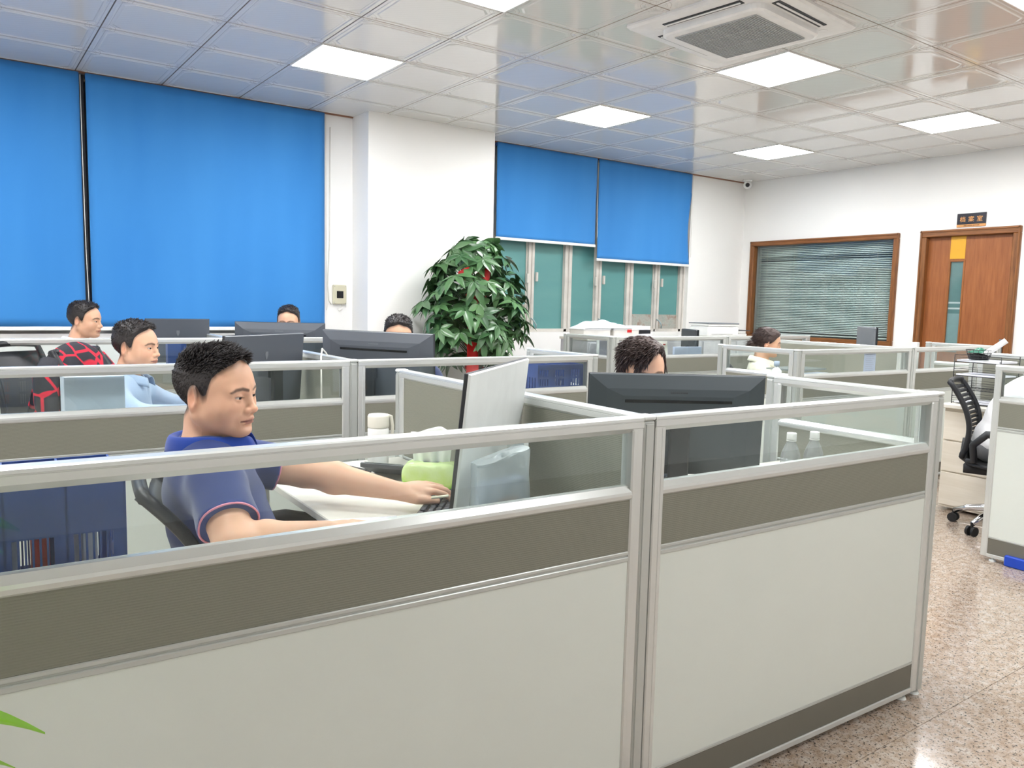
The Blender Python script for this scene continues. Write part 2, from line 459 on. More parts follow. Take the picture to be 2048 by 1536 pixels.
# ceiling: dark grid backing and embossed lay-in tiles
ce = struct(MB().box(XL-T, XW+T, YF-T, YW+T, H+.02, H+.12).build('ceiling', 'dark_grey'))
def tile_mesh(hx, hy):
    # flat border with a groove, a raised eight-sided frame and a flat field
    b = MB()
    def ring(off, ch, z):
        x, y = hx-off, hy-off
        if ch <= 0: ch = .0001
        return [(-x+ch, -y, z), (x-ch, -y, z), (x, -y+ch, z), (x, y-ch, z), (x-ch, y, z), (-x+ch, y, z), (-x, y-ch, z), (-x, -y+ch, z)]
    prof = [(.0, 0, .016), (.0, 0, .002), (.003, 0, 0.0), (.02, .0, 0), (.024, .003, -.003), (.03, .012, -.003), (.036, .03, .001), (.048, .045, .001), (.056, .05, -.002), (.075, .05, -.0015)]
    rings = [ring(*p) for p in prof]; vs = [p for r in rings for p in r]; fs = []
    for k in range(len(rings)-1):
        for q in range(8): fs.append((k*8+q, k*8+(q+1) % 8, (k+1)*8+(q+1) % 8, (k+1)*8+q))
    fs.append(tuple((len(rings)-1)*8+q for q in range(8)))
    fs = [tuple(reversed(f)) for f in fs]
    return b.add(vs, fs).mesh('ceiling_tile', 'ceiling_tile')
tm = tile_mesh(.2983, .2983)
LI = [(i, j) for i in (-8, -4, 0, 4) for j in (-2, 1, 4)]+[(-4, -5)]
for i in range(-10, 7):
    for j in range(-8, 7):
        if (i, j) in LI: continue
        x0, y0 = X0G+.6*i, Y0G+.6*j
        wx = min(.6, XW-x0)
        if wx < .59: child_mesh('ceiling_tile', tile_mesh(wx/2-.0017, .2983), ce, (x0+wx/2, y0+.3, H))
        else: child_mesh('ceiling_tile', tm, ce, (x0+.3, y0+.3, H))
# narrow tiles cut against the blinds wall
# wood-coloured angle strip along the wall head
struct(MB().box(XL, 3.06, YW-.022, YW-.002, H-.012, H-.001).build('trim_1', 'trim_wood'))
struct(MB().box(4.40, XW, YW-.022, YW-.002, H-.012, H-.001).build('trim_2', 'trim_wood'))

# walls
SILL = 1.07
wl = MB()
wl.box(XL-T, XW+T, YW, YW+T, 0, SILL)                     # below the windows
wl.box(2.795, 4.62, YW, YW+T, SILL, H+.1)                 # pier between the windows
wl.box(7.60, XW+T, YW, YW+T, SILL, H+.1)
wl.box(XL-T, XL+.1, YW, YW+T, SILL, H+.1)
struct(wl.build('wall_left', 'white_paint'))
struct(MB().box(3.063, 4.401, 6.518, YW, 0, H+.02).build('trim_3', 'white_paint'))   # projecting column
wb = MB()                                                  # end wall with window and door openings
WY0, WY1, WZ0, WZ1 = 4.73, 6.69, 1.03, 2.225
DY0, DY1, DZ = 3.525, 4.44, 2.20
wb.box(XW, XW+T, WY1, YW+T, 0, H+.1); wb.box(XW, XW+T, WY0, WY1, 0, WZ0); wb.box(XW, XW+T, WY0, WY1, WZ1, H+.1)
wb.box(XW, XW+T, DY1, WY0, 0, H+.1); wb.box(XW, XW+T, DY0, DY1, DZ, H+.1); wb.box(XW, XW+T, YF-T, DY0, 0, H+.1)
struct(wb.build('wall_back', 'white_paint'))
struct(MB().box(XL-T, XW+T, YF-T, YF, 0, H+.1).build('wall_right', 'white_paint'))
struct(MB().box(XL-T, XL, YF, YW, 0, H+.1).build('wall_front', 'white_paint'))
# room behind the end wall
rb = MB()
rb.box(XW+2.2, XW+2.3, 2.5, YW+T, 0, H+.1); rb.box(XW+T, XW+2.3, YW+T, YW+T+.1, 0, H+.1)
rb.box(XW+T, XW+2.3, 2.4, 2.5, 0, H+.1); rb.box(XW+T, XW+2.3, 2.4, YW+T, H, H+.1)
struct(rb.build('wall_inner', 'inner_wall'))

# ---- window 1 behind the long blinds (left) and window 2 (teal film, right)
w1 = sempty('window_1', (0, YW+.1, 0))
MB().box(XL+.1, 2.795, -.03, .03, SILL, SILL+.05).box(XL+.1, 2.795, -.03, .03, H-.05, H).build('window_frame', 'window_alu', w1)
for x in (-1.2, -.55, .1, .875, 1.5, 2.14, 2.77): MB().box(x-.032, x+.032, -.035, .035, SILL, H, .004).build('mullion', 'grey_plastic', w1)
MB().box(XL+.1, 2.795, -.006, .006, SILL, H).build('pane', 'dark_window', w1)
w2 = sempty('window_2', (0, YW+.1, 0))
MB().box(4.62, 7.60, -.04, .03, SILL, SILL+.035, .004).build('window_sill', 'window_alu', w2)
MB().box(4.62, 7.60, -.03, .03, H-.05, H).build('head_rail', 'window_alu', w2)
mull = [4.70, 5.18, 5.70, 6.16, 6.66, 7.12, 7.57]
for k, x in enumerate(mull):
    wd = .05 if k % 2 == 0 else .04
    m_ = MB().box(x-wd, x-.006, -.04, .03, SILL, H, .004).box(x+.006, x+wd, -.045, .03, SILL, H, .004).box(x-.006, x+.006, -.03, .03, SILL, H)
    m_.build('mullion', 'window_alu', w2)
for k in range(6):
    a, b = mull[k]+.045, mull[k+1]-.045
    MB().box(a, b, .0, .008, SILL+.03, H-.05).build('pane', 'teal_film', w2)
    if k in (0, 4, 5):
        hz = .30 if k == 0 else .21
        MB().box(a+.002, b-.002, -.004, .0, SILL+.032, SILL+hz).build('worn_patch', 'worn_film', w2)
    f_ = MB().box(a-.006, a+.008, -.012, 0, SILL+.03, H-.05).box(b-.008, b+.006, -.012, 0, SILL+.03, H-.05)
    f_.build('sash', 'window_alu', w2)
for x in (5.18, 6.16, 7.12):
    h_ = MB().box(x+.05, x+.075, -.07, -.04, 1.62, 1.72, .004).box(x-.075, x-.05, -.07, -.04, 1.60, 1.70, .004)
    h_.build('hinge_block', 'window_alu', w2)
    MB().tube([(x+.0, -.05, 1.22), (x+.0, -.10, 1.20), (x+.03, -.11, 1.15), (x+.035, -.10, 1.11)], .008).build('latch_handle', 'teal_metal', w2)

# ---- roller blinds
def roller_blind(x0, x1, zb, label, bar_label=None, curl=False):
    t_ = thing('roller_blind', label, 'blind', ((x0+x1)/2, YW-.035, H-.01), group='blue roller blinds')
    hw = (x1-x0)/2; L = H-.02-zb
    def fn(u, v):
        x = -hw+2*hw*u; z = -L*v; y = -.006*math.sin(u*9+1.3)*v-.004*math.sin(u*23+v*2)*v
        if curl and u > .93 and v > .2: x -= .05*((u-.93)/.07)*math.sin((v-.2)/.8*pi)**1.0*.9; y -= .01*((u-.93)/.07)
        return (x, y, z)
    MB().grid(fn, 40, 30, True, .0012).build('fabric', 'blind_blue', t_)
    MB().box(-hw, hw, -.011, .008, -L-.03, -L, .004).build('bottom_bar', 'white_plastic', t_)
    MB().cyl((-hw, .022, -.02), (hw, .022, -.02), .018, n=14).build('roller_tube', 'blue_plastic', t_)
    c_ = MB()
    xs = hw+.008
    c_.tube([(xs, -.005, -.02), (xs, -.008, -.6), (xs+.004, -.008, -L*.7), (xs+.012, -.01, -L*.9), (xs+.004, -.012, -L*.92)], .003, 6)
    c_.build('pull_chain', 'cable_white', t_)
roller_blind(-1.45, .862, 1.115, 'blue roller blind at the far left, drawn down to the sill')
roller_blind(.905, 2.782, 1.115, 'widest blue roller blind, left of the white column, drawn down to the sill')
roller_blind(4.635, 6.0, 2.05, 'shorter blue roller blind just right of the white column, over teal panes')
roller_blind(6.025, 7.56, 1.90, 'blue roller blind furthest right with a curling right edge', curl=True)
# trailing cord left of the distribution box
cb = MB().tube([(2.84, YW-.02, 2.9), (2.835, YW-.02, 1.9), (2.815, YW-.02, 1.5), (2.83, YW-.02, 1.36), (2.85, YW-.02, 1.33)], .005, 6).build('blind_cord', 'cable_white')
tag(cb, 'white cord hanging at the right edge of the widest blue blind', 'cord')

# ---- end wall window with venetian blind
w3 = sempty('window_3', (XW, 0, 0))
def frame_ring(mb_h, mb_v, y0, y1, z0, z1, w_, d0, d1, bottom=True):
    prof = lambda a, b: None
    for (a, b) in ((y0, y1),):
        mb_h.box(d0, d1, a, b, z1-w_, z1, .006); mb_h.box(d0-.008, d0, a, b, z1-.022, z1-.004, .003)
        if bottom: mb_h.box(d0, d1, a, b, z0, z0+w_, .006)
    for (a, b) in ((y0, y0+w_), (y1-w_, y1)):
        zz = z0+w_ if bottom else z0
        mb_v.box(d0, d1, a, b, zz, z1-w_, .006)
        c0 = a+.004 if a == y0 else b-.022
        mb_v.box(d0-.008, d0, c0, c0+.018, z0, z1, .003)
mh, mv = MB(), MB(); frame_ring(mh, mv, 4.715, 6.705, .985, 2.248, .06, -.03, .06)
mh.build('frame_rail', 'casing_wood_h', w3); mv.build('frame_stile', 'casing_wood', w3)
MB().box(.03, .036, 4.77, 6.65, 1.04, 2.19).build('pane', 'clear_glass', w3)
sl = MB().grid(lambda u, v: (.0125*math.cos(.65)*(2*v-1), -.925+1.85*u, .0125*math.sin(.65)*(2*v-1)+.002*math.sin(pi*v)), 6, 2, True, .0004).mesh('slat', simple('slat_paint', (226, 236, 234), .4))
zz = 2.165; k = 0
while zz > 1.085:
    o = child_mesh('slat', sl, w3, (.085, 5.71, zz)); 
    if 6 <= k <= 8: o.rotation_euler = (0.006*(k-7)+.01, .35, 0)
    zz -= .0208; k += 1
MB().box(.068, .10, 4.785, 6.635, 2.17, 2.19).build('head_box', 'grey_plastic', w3)
MB().box(.072, .096, 4.79, 6.63, 1.062, 1.076).build('blind_bottom_rail', 'slat_paint', w3)
for y in (5.0, 5.55, 6.1, 6.5): MB().cyl((.07, y, 1.07), (.07, y, 2.17), .0015, n=5).build('ladder_cord', 'cable_white', w3)

# ---- door
d1 = sempty('door_1', (XW, 0, 0))
mh, mv = MB(), MB(); frame_ring(mh, mv, 3.487, 4.475, 0, 2.252, .07, -.035, .12, bottom=False)
mh.build('casing_head', 'casing_wood_h', d1); mv.build('casing_jamb', 'casing_wood', d1)
GY0, GY1 = 4.025, 4.172; GZ0, GZ1 = .95, 1.935
leaf = MB().box(.03, .07, DY0+.03, GY0, .01, DZ-.018, .002).box(.03, .07, GY1, DY1-.03, .01, DZ-.018, .002).box(.031, .07, GY0, GY1, .01, GZ0).box(.031, .07, GY0, GY1, GZ1, DZ-.018)
leaf = leaf.build('door_leaf', 'door_wood', d1)
MB().box(.026, .031, GY0-.002, GY1+.002, GZ1+.012, DZ-.02).build('yellow_panel', 'yellow_film', leaf)
gb = MB().box(.024, .06, GY0-.01, GY0+.008, GZ0, GZ1, .002).box(.024, .06, GY1-.008, GY1+.01, GZ0, GZ1, .002).box(.024, .06, GY0+.008, GY1-.008, GZ1-.016, GZ1).box(.024, .06, GY0+.008, GY1-.008, GZ0, GZ0+.016)
gb.build('glazing_bead', 'casing_wood_edge', leaf)
MB().box(.045, .05, GY0, GY1, GZ0, GZ1).build('glass_strip', simple('door_glass', (92, 124, 124), .06, spec=.7), leaf)
for z in (1.48, 1.42): MB().box(.0435, .045, GY0+.01, GY1-.01, z, z+.018).build('etched_band', simple('etched_band', (168, 186, 186), .4), leaf)
MB().box(.0435, .045, GY0+.01, GY1-.01, GZ0+.02, 1.375).build('frosted_film', simple('frosted_film', (112, 142, 142), .35), leaf)
hd = MB().box(.015, .03, 3.585, 3.625, .93, 1.13, .004).tube([(.02, 3.605, 1.05), (-.03, 3.605, 1.05), (-.035, 3.62, 1.05), (-.035, 3.72, 1.05)], .009)
hd.build('door_handle', 'chrome', leaf)

# sign over the door
sg = thing('room_sign', 'small black and gold Chinese sign reading archives room, above the wooden door', 'sign', (XW, 3.972, 2.338))
MB().box(-.012, 0, -.142, .142, -.042, .07, .002).build('sign_plate', 'sign_black', sg)
gp = MB().box(-.012, 0, -.142, .142, -.068, -.042, .001).build('gold_strip', 'sign_gold', sg)
def text(body, size, loc, mat, parent, name='lettering', rot=(pi/2, 0, -pi/2), spacing=1.0, ext=.001, xs=1.0):
    cu = bpy.data.curves.new(name, 'FONT'); cu.body = body; cu.size = size; cu.align_x = 'CENTER'; cu.align_y = 'CENTER'
    cu.extrude = ext; cu.space_character = spacing
    if any(ord(ch) > 0x2000 for ch in body):
        try:
            import os, glob
            fp = glob.glob(os.path.join(os.path.dirname(bpy.app.binary_path), '*', 'datafiles', 'fonts', 'Noto Sans CJK*'))
            if fp: cu.font = bpy.data.fonts.load(fp[0])
        except Exception: pass
        cu.offset = .0004
    o = bpy.data.objects.new(name, cu); C.objects.link(o)
    dg = bpy.context.evaluated_depsgraph_get(); me = bpy.data.meshes.new_from_object(o.evaluated_get(dg))
    bpy.data.objects.remove(o); me.materials.clear(); me.materials.append(MT[mat])
    q = bpy.data.objects.new(name, me); C.objects.link(q); q.parent = parent; q.location = loc; q.rotation_euler = rot; q.scale = (xs, 1, 1); return q
for ch_, y_ in (('档', .083), ('案', 0), ('室', -.083)): text(ch_, .172, (-.0135, y_, .014), 'sign_gold', sg, name='character')
text('ARCHIVES ROOM', .017, (-.0135, -.006, -.056), 'sign_black', gp, xs=1.15)

# ---- ceiling lights
MB_d = MB().box(-.288, .288, -.288, .288, -.006, .004, .003).mesh('diffuser', 'light_diffuser')
MB_f = MB()
for (a, b, c, d) in ((-.2985, .2985, -.2985, -.288), (-.2985, .2985, .288, .2985), (-.2985, -.288, -.288, .288), (.288, .2985, -.288, .288)): MB_f.box(a, b, c, d, -.008, .014, .002)
MB_f = MB_f.mesh('light_frame', 'white_plastic')
LL = {(-4, 4): 'square ceiling light panel above the widest blue blind', (-4, 1): 'square ceiling light cut by the top edge near the middle, left of the air conditioner',
      (0, 4): 'square ceiling light in front of the two short blue blinds', (0, 1): 'largest square ceiling light, beside the air conditioner panel',
      (4, 4): 'smallest square ceiling light, near the security camera corner', (4, 1): 'square ceiling light towards the right, above the brown window and door',
      (0, -2): 'square ceiling light clipped by the top right corner of the picture'}
for (i, j) in LI:
    lb = LL.get((i, j))
    t_ = thing('ceiling_light', lb or 'ceiling light outside the picture, %s %s' % ({-8: 'far left of', -4: 'left of', 0: 'over', 4: 'right of'}[i], {-5: 'the aisle behind the photographer', -2: 'the front partition', 1: 'the second row', 4: 'the blinds row'}[j]), 'light', (X0G+.6*i+.3, Y0G+.6*j+.3, H), group='ceiling light panels')
    child_mesh('diffuser', MB_d, t_); child_mesh('light_frame', MB_f, t_)

# ---- cassette air conditioner
ac = thing('air_conditioner', 'white four-way cassette air conditioner set in the ceiling', 'air conditioner', (3.84, 3.15, H-.004), math.radians(6))
def rrect(h, r, z, n=5):
    o = []
    for (cx, cy, a0) in ((h-r, h-r, 0), (-h+r, h-r, 90), (-h+r, -h+r, 180), (h-r, -h+r, 270)):
        for k in range(n+1):
            a = math.radians(a0+90*k/n); o.append((cx+r*math.cos(a), cy+r*math.sin(a), z))
    return o
def rstack(mb, rings, top=True, bot=True):
    n = len(rings[0]); vs = [p for r in rings for p in r]
    fs = [(i*n+k, i*n+(k+1) % n, (i+1)*n+(k+1) % n, (i+1)*n+k) for i in range(len(rings)-1) for k in range(n)]
    mb.add(vs, fs, False)
    if bot: mb.add(vs, [tuple(reversed(range(n)))]);
    if top: mb.add(vs, [tuple((len(rings)-1)*n+k for k in range(n))])
    return mb
A = .472
b_ = MB(); rstack(b_, [rrect(A, .02, .02), rrect(A, .02, -.010), rrect(A-.012, .02, -.022), rrect(A-.05, .04, -.025), rrect(.30, .05, -.030)], bot=False, top=True)
b_.build('panel', 'white_plastic', ac)
g_ = MB(); rstack(g_, [rrect(.335, .07, -.024), rrect(.335, .07, -.058), rrect(.322, .07, -.066)], bot=False); g_.build('grille_frame', 'white_plastic', ac)
g_ = MB()
for k in range(38):
    y = -.262+k*.524/37; g_.box(-.262, .262, y-.0044, y+.0044, -.0705, -.066)
for k in range(4): g_.box(-.262+k*.1747-.003, -.262+k*.1747+.003, -.262, .262, -.072, -.066)
g_.build('intake_grille', 'grille_grey', ac)
MB().box(-.262, .262, -.262, .262, -.0675, -.0655).build('filter', 'grey_plastic', ac)
for k in range(4):
    M_ = Matrix.Rotation(k*pi/2, 4, 'Z')
    lv = MB().box(-.255, .255, .352, .402, -.030, -.022, .002, M=M_).build('air_slot', 'black_plastic', ac)
    MB().box(-.245, .245, .374, .388, -.036, -.030, .002, M=M_).build('louvre', 'white_plastic', lv)
    MB().cyl(M_ @ Vector((.335, .335, -.03)), M_ @ Vector((.335, .335, -.022)), .03, n=16).build('corner_cap', 'white_plastic', ac)

# ---- dome camera in the far corner, distribution box
dc = thing('security_camera', 'white dome security camera hanging from the ceiling in the far corner', 'camera', (8.42, 6.66, H))
MB().lathe([(.0, 0), (.055, 0), (.058, -.012), (.05, -.022), (.0, -.022)][::-1], 20).build('mount', 'white_plastic', dc)
ball = [(.052*math.sin(a), -.022-.045+.052*math.cos(a)) for a in np.linspace(pi, .4, 10)]
MB().lathe(ball, 20).build('turret', 'white_plastic', dc)
d_ = Vector((-8.4, -6.6, -1.6)).normalized()
p_ = Vector((0, 0, -.067)); MB().cyl(p_+d_*.035, p_+d_*.055, .028, .026, 18).build('lens', 'lens_black', dc)
eb = thing('distribution_box', 'small beige electrical distribution box with dark window, left of the white column', 'electrical box', (2.931, YW, 1.42))
MB().box(-.064, .064, -.03, 0, -.088, .088, .006).build('box_cover', 'box_beige', eb)
MB().box(-.032, .032, -.034, -.028, -.032, .032, .002).build('breaker_window', 'black_gloss', eb)
for (x, z) in ((-.052, .076), (.052, .076), (-.052, -.076), (.052, -.076)): MB().cyl((x, -.033, z), (x, -.029, z), .004, n=8).build('screw', 'chrome', eb)
MB().tube([(.02, -.01, -.085), (.025, -.02, -.11), (.0, -.02, -.12), (-.02, -.015, -.13), (0.0, -.012, -.15), (.03, -.01, -.13)], .003, 6).build('wire', 'cable_white', eb)
# ================================================================ WORKSTATION PARTITIONS
HP = 1.10
TOP = [(-.022, -.027), (-.022, -.013), (-.0205, -.012), (-.0205, -.0105), (-.022, -.0095), (-.0205, -.003), (-.016, 0), (.016, 0), (.0205, -.003), (.022, -.0095), (.0205, -.0105), (.0205, -.012), (.022, -.013), (.022, -.027), (.009, -.04), (-.009, -.04)]
MIDR = [(-.009, .926), (-.0215, .912), (-.0225, .905), (-.0215, .896), (-.018, .892), (.018, .892), (.0215, .896), (.0225, .905), (.0215, .912), (.009, .926)]
def partition_mesh_set(L, kind):
    h = L/2; o = {}
    o['top_rail'] = ('frame_silver', MB().prism([(y, z+HP) for y, z in TOP], -h, h, 0))
    for sgn in (-1, 1):
        x0 = sgn*h; x1 = sgn*(h-.036); lo, hi = min(x0, x1), max(x0, x1)
        b = MB(); b.box(lo, hi, -.021, .021, .022, HP-.027, .003)
        xi = sgn*(h-.018)
        b.box(min(xi, x1), max(xi, x1), -.0225, .0225, .022, HP-.03, .004)
        o['side_stile%d' % sgn] = ('frame_silver', b)
    if kind == 'glass':
        o['middle_rail'] = ('frame_silver', MB().prism(MIDR, -h+.03, h-.03, 0))
        o['glass_pane'] = ('clear_glass', MB().box(-h+.034, h-.034, -.0025, .0025, .922, HP-.036))
        o['fabric_panel'] = ('taupe_fabric', MB().box(-h+.034, h-.034, -.0175, .0175, .758, .894, .002))
    else:
        o['fabric_panel'] = ('taupe_fabric', MB().box(-h+.034, h-.034, -.0175, .0175, .758, HP-.034, .002))
    b = MB().box(-h+.034, h-.034, -.0195, .0195, .749, .759, .002).box(-h+.034, h-.034, -.016, .016, .744, .75).box(-h+.034, h-.034, -.0205, .0205, .733, .745, .002)
    o['cable_rail'] = ('post_silver', b)
    o['board_panel'] = ('board_cream', MB().box(-h+.034, h-.034, -.0175, .0175, .137, .735, .002))
    o['lower_rail'] = ('post_silver', MB().box(-h+.034, h-.034, -.019, .019, .128, .138, .002))
    o['kick_panel'] = ('kick_taupe', MB().box(-h+.034, h-.034, -.0175, .0175, .040, .129, .002))
    o['base_rail'] = ('frame_silver', MB().box(-h+.03, h-.03, -.021, .021, .020, .041, .003))
    for sgn in (-1, 1):
        b = MB().cyl((sgn*(h-.06), 0, .008), (sgn*(h-.06), 0, .03), .007, n=10).cyl((sgn*(h-.06), 0, 0), (sgn*(h-.06), 0, .010), .019, .015, n=14)
        o['levelling_foot%d' % sgn] = ('silver_plastic', b)
    return {k: (m_, b.mesh(k.rstrip('-1'), m_)) for k, (m_, b) in o.items()}
_pc = {}
def panel(s0, t0, s1, t1, label, kind='glass'):
    a, b = Vector((s0, t0, 0)), Vector((s1, t1, 0)); d = b-a; L = d.length; u = d/L
    a2, b2 = a+u*.021, b-u*.021; L2 = round(L-.042, 3)
    key = (L2, kind)
    if key not in _pc: _pc[key] = partition_mesh_set(L2, kind)
    c = (a2+b2)/2
    t_ = thing('partition_panel', label, 'partition', W(c.x, c.y), TH+math.atan2(d.y, d.x), 'office partition panels')
    for k, (m_, me) in _pc[key].items(): child_mesh(k.rstrip('-1'), me, t_)
    return t_
_pm = None
def post(s, t, label, rz=0):
    global _pm
    if _pm is None:
        b = MB().box(-.0195, .0195, -.0195, .0195, .02, HP-.012, .004)
        for (x, y) in ((0, -.0205), (0, .0205)): b.box(x-.013, x+.013, y-.002, y+.002, .02, HP-.02, .001)
        for (x, y) in ((-.0205, 0), (.0205, 0)): b.box(x-.002, x+.002, y-.013, y+.013, .02, HP-.02, .001)
        c_ = MB().box(-.0215, .0215, -.0215, .0215, HP-.011, HP+.002, .004)
        f_ = MB().cyl((0, 0, .008), (0, 0, .03), .008, n=10).cyl((0, 0, 0), (0, 0, .010), .02, .016, n=14)
        _pm = (b.mesh('post_body', 'post_silver'), c_.mesh('post_cap', 'silver_plastic'), f_.mesh('levelling_foot', 'silver_plastic'))
    t_ = thing('partition_post', label, 'post', W(s, t), TH, 'silver partition posts')
    for nm, me in zip(('post_body', 'post_cap', 'levelling_foot'), _pm): child_mesh(nm, me, t_)
R1, R2, R3 = 1.465, 3.435, 5.555
# near row (R1)
panel(-.10, R1, 1.378, R1, 'nearest partition panel on the left, in front of the man in the navy polo')
panel(1.378, R1, 2.752, R1, 'nearest partition panel on the right, in front of the big dark monitor and two bottles')
panel(1.378, R1, 1.378, R1+1.42, 'full fabric divider panel between the navy polo man and the desk with the big monitor', 'fabric')
panel(2.752, R1, 2.752, R1+.69, 'half-length glass return panel at the right corner of the nearest desk')
post(-.10, R1, 'post at the left end of the nearest partition, outside the picture')
post(1.378, R1, 'nearest silver post, in the middle of the front partition')
post(2.752, R1, 'silver corner post at the right end of the nearest partition')
post(2.752, R1+.69, 'end post of the short glass return behind the two water bottles')
post(1.378, R1+1.42, 'end post of the fabric divider, behind the thermos flask')
# second row (R2)
panel(-.10, R2, 1.388, R2, 'glass-topped partition right behind the navy polo man, left of the middle post')
panel(1.388, R2, 2.822, R2, 'second-row glass-topped partition in front of the blue file crate and red ribbon plant')
panel(1.388, R2, 1.388, R2+1.4, 'fabric divider in the second row, beside the monitor with the shield mark', 'fabric')
panel(2.822, R2, 2.822, R2+.62, 'short glass return panel at the right end of the second row, behind the blue crate')
post(-.10, R2, 'post at the left end of the second-row partition, outside the picture')
post(1.388, R2, 'silver post in the second row, right of the navy polo man')
post(2.822, R2, 'silver corner post right of the blue file crate')
post(2.822, R2+.62, 'end post of the short glass return behind the blue crate')
post(1.388, R2+1.4, 'end post of the second-row fabric divider, hidden behind a monitor')
# third row (R3), nearest the long blinds
panel(-.10, R3, 1.35, R3, 'partition in the row nearest the blinds, below the man in the white shirt')
panel(1.35, R3, 2.75, R3, 'partition in the row nearest the blinds, behind the two widest back-row monitors')
panel(1.35, R3, 1.35, R3+.70, 'short divider panel pointing at the widest blue blind')
post(-.10, R3, 'post at the left end of the row nearest the blinds, outside the picture')
post(1.35, R3, 'silver post in the row nearest the blinds, between two monitors')
post(2.75, R3, 'end post of the row nearest the blinds, hidden by the wide monitor')
post(1.35, R3+.70, 'end post of the short divider below the widest blind')
# right-hand block
panel(4.64, 2.165, 4.64, 1.44, 'white-bottomed partition panel at the right edge, in front of the mesh chair')
post(4.64, 1.42, 'post outside the picture at the right edge partition')
panel(6.0, 2.92, 6.0, 1.50, 'fabric divider behind the wire paper trays, near the door', 'fabric')
post(6.0, 2.94, 'end post behind the wire paper trays')
panel(4.685, 3.475, 4.685, 4.15, 'short glass return panel in front of the woman in the cream blouse')
panel(4.685, 3.475, 6.10, 3.475, 'glass partition with the grey monitor and taped paper behind it')
panel(6.10, 3.475, 7.49, 3.475, 'glass partition farthest right, below the wooden door')
panel(6.07, 3.50, 6.07, 4.88, 'fabric divider to the right of the woman in the cream blouse', 'fabric')
panel(7.46, 3.475, 7.46, 4.06, 'small glass return panel in front of the lower part of the wooden door')
post(4.685, 3.475, 'silver corner post right of the woman in the cream blouse')
post(4.685, 4.165, 'end post left of the woman in the cream blouse')
post(6.10, 3.475, 'silver post between the grey monitor and the wooden door')
post(7.49, 3.475, 'corner post in front of the right side of the wooden door')
post(7.46, 4.08, 'end post in front of the left side of the wooden door')
post(6.07, 4.90, 'far end post of the divider beside the woman')
panel(4.645, 5.39, 4.645, 6.06, 'short glass return panel below the white storage boxes')
panel(4.645, 5.39, 6.12, 5.39, 'glass partition behind the hair of the man with the biggest monitor, with a calendar behind')
panel(6.12, 5.39, 7.42, 5.39, 'glass partition below the printer, running behind the woman')
panel(7.42, 5.39, 7.42, 5.98, 'small glass return panel below the left part of the brown window')
post(4.645, 5.39, 'silver corner post below the white storage boxes')
post(4.645, 6.08, 'end post below the teal window panes')
post(6.12, 5.39, 'silver post left of the woman, in the row by the teal window')
post(7.42, 5.39, 'corner post below the brown window')
post(7.42, 6.0, 'end post near the corner of the brown window')

# ================================================================ DESKS
def desk(label, rects, rz=0, legs=(), z=.75, drawers=None):
    s0, t0 = rects[0][0], rects[0][2]
    t_ = thing('office_desk', label, 'desk', W(s0, t0), TH, 'white office desks')
    b = MB(); e = MB()
    for (a, b1, c, d) in rects:
        b.box(a-s0, b1-s0, c-t0, d-t0, z-.025, z, .003)
    b.build('desk_top', 'desk_white', t_)
    for (x, y) in legs:
        MB().box(x-s0-.02, x-s0+.02, y-t0-.02, y-t0+.02, 0, z-.025, .003).build('leg', 'silver_plastic', t_)
    if drawers:
        (a, b1, c, d) = drawers
        MB().box(a-s0, b1-s0, c-t0, d-t0, .02, z-.027, .003).build('pedestal', 'cabinet_pale', t_)
        for k, (z0, z1) in enumerate(((.04, .27), (.28, .49), (.50, .70))):
            dr = MB().box(a-s0-.016, a-s0-.001, c-t0+.01, d-t0-.01, z0, z1, .002).build('drawer', 'cabinet_pale', t_)
            MB().box(a-s0-.026, a-s0-.016, (c+d)/2-t0-.06, (c+d)/2-t0+.06, z1-.03, z1-.018, .002).build('handle', 'silver_plastic', dr)
    return t_
desk('white L-shaped desk of the man in the navy polo', [(-.07, 1.355, R1+.024, 2.03), (.78, 1.355, 2.0301, 2.86)], legs=[(.8, 2.83), (1.33, 2.83), (0.0, 2.0), (.0, 1.52)])
desk('white desk carrying the biggest dark monitor and the two water bottles', [(1.402, 2.728, R1+.024, 2.08)], legs=[(1.44, 2.05), (2.69, 2.05), (1.44, 1.52), (2.69, 1.52)])
desk('white L-shaped desk of the man beside the black and red jacket', [(-.07, 1.364, R2+.024, 3.98), (.80, 1.364, 3.9801, 4.82)], legs=[(.82, 4.79), (1.34, 4.79), (0.0, 3.95), (0, 3.5)])
desk('white desk under the wide monitor in front of the plant', [(1.412, 2.798, R2+.024, 4.05)], legs=[(1.45, 4.02), (2.76, 4.02), (1.45, 3.5), (2.76, 3.5)])
desk('white desk of the man in the white shirt below the blinds', [(-.07, 1.326, R3+.024, 6.05), (.80, 1.326, 6.0501, 6.62)], legs=[(.82, 6.6), (1.3, 6.6), (0, 6.02), (0, 5.62)])
desk('white desk under the farthest wide monitor, by the end of the long blinds', [(1.374, 2.726, R3+.024, 6.12)], legs=[(1.41, 6.09), (2.69, 6.09), (1.41, 5.62), (2.69, 5.62)])
desk('pale desk with a drawer front behind the mesh chair, carrying the wire trays', [(5.50, 5.975, 1.50, 2.91)], legs=[(5.95, 2.88)], drawers=(5.56, 5.96, 1.55, 2.89))
desk('white desk of the woman in the cream blouse', [(4.71, 6.045, R2+.066, 4.02), (5.50, 6.045, 4.0201, 4.85)], legs=[(5.52, 4.82), (6.02, 4.82), (4.75, 4.0), (4.75, 3.54)])
desk('white desk holding the grey monitor, in front of the brown window', [(6.125, 7.435, 3.50, 4.05)], legs=[(6.16, 4.02), (7.40, 4.02), (6.16, 3.54), (7.4, 3.54)])
desk('white desk below the teal window panes, covered in papers', [(4.67, 7.39, 5.415, 5.92)], legs=[(4.71, 5.89), (7.35, 5.89), (4.71, 5.46), (7.35, 5.46)])
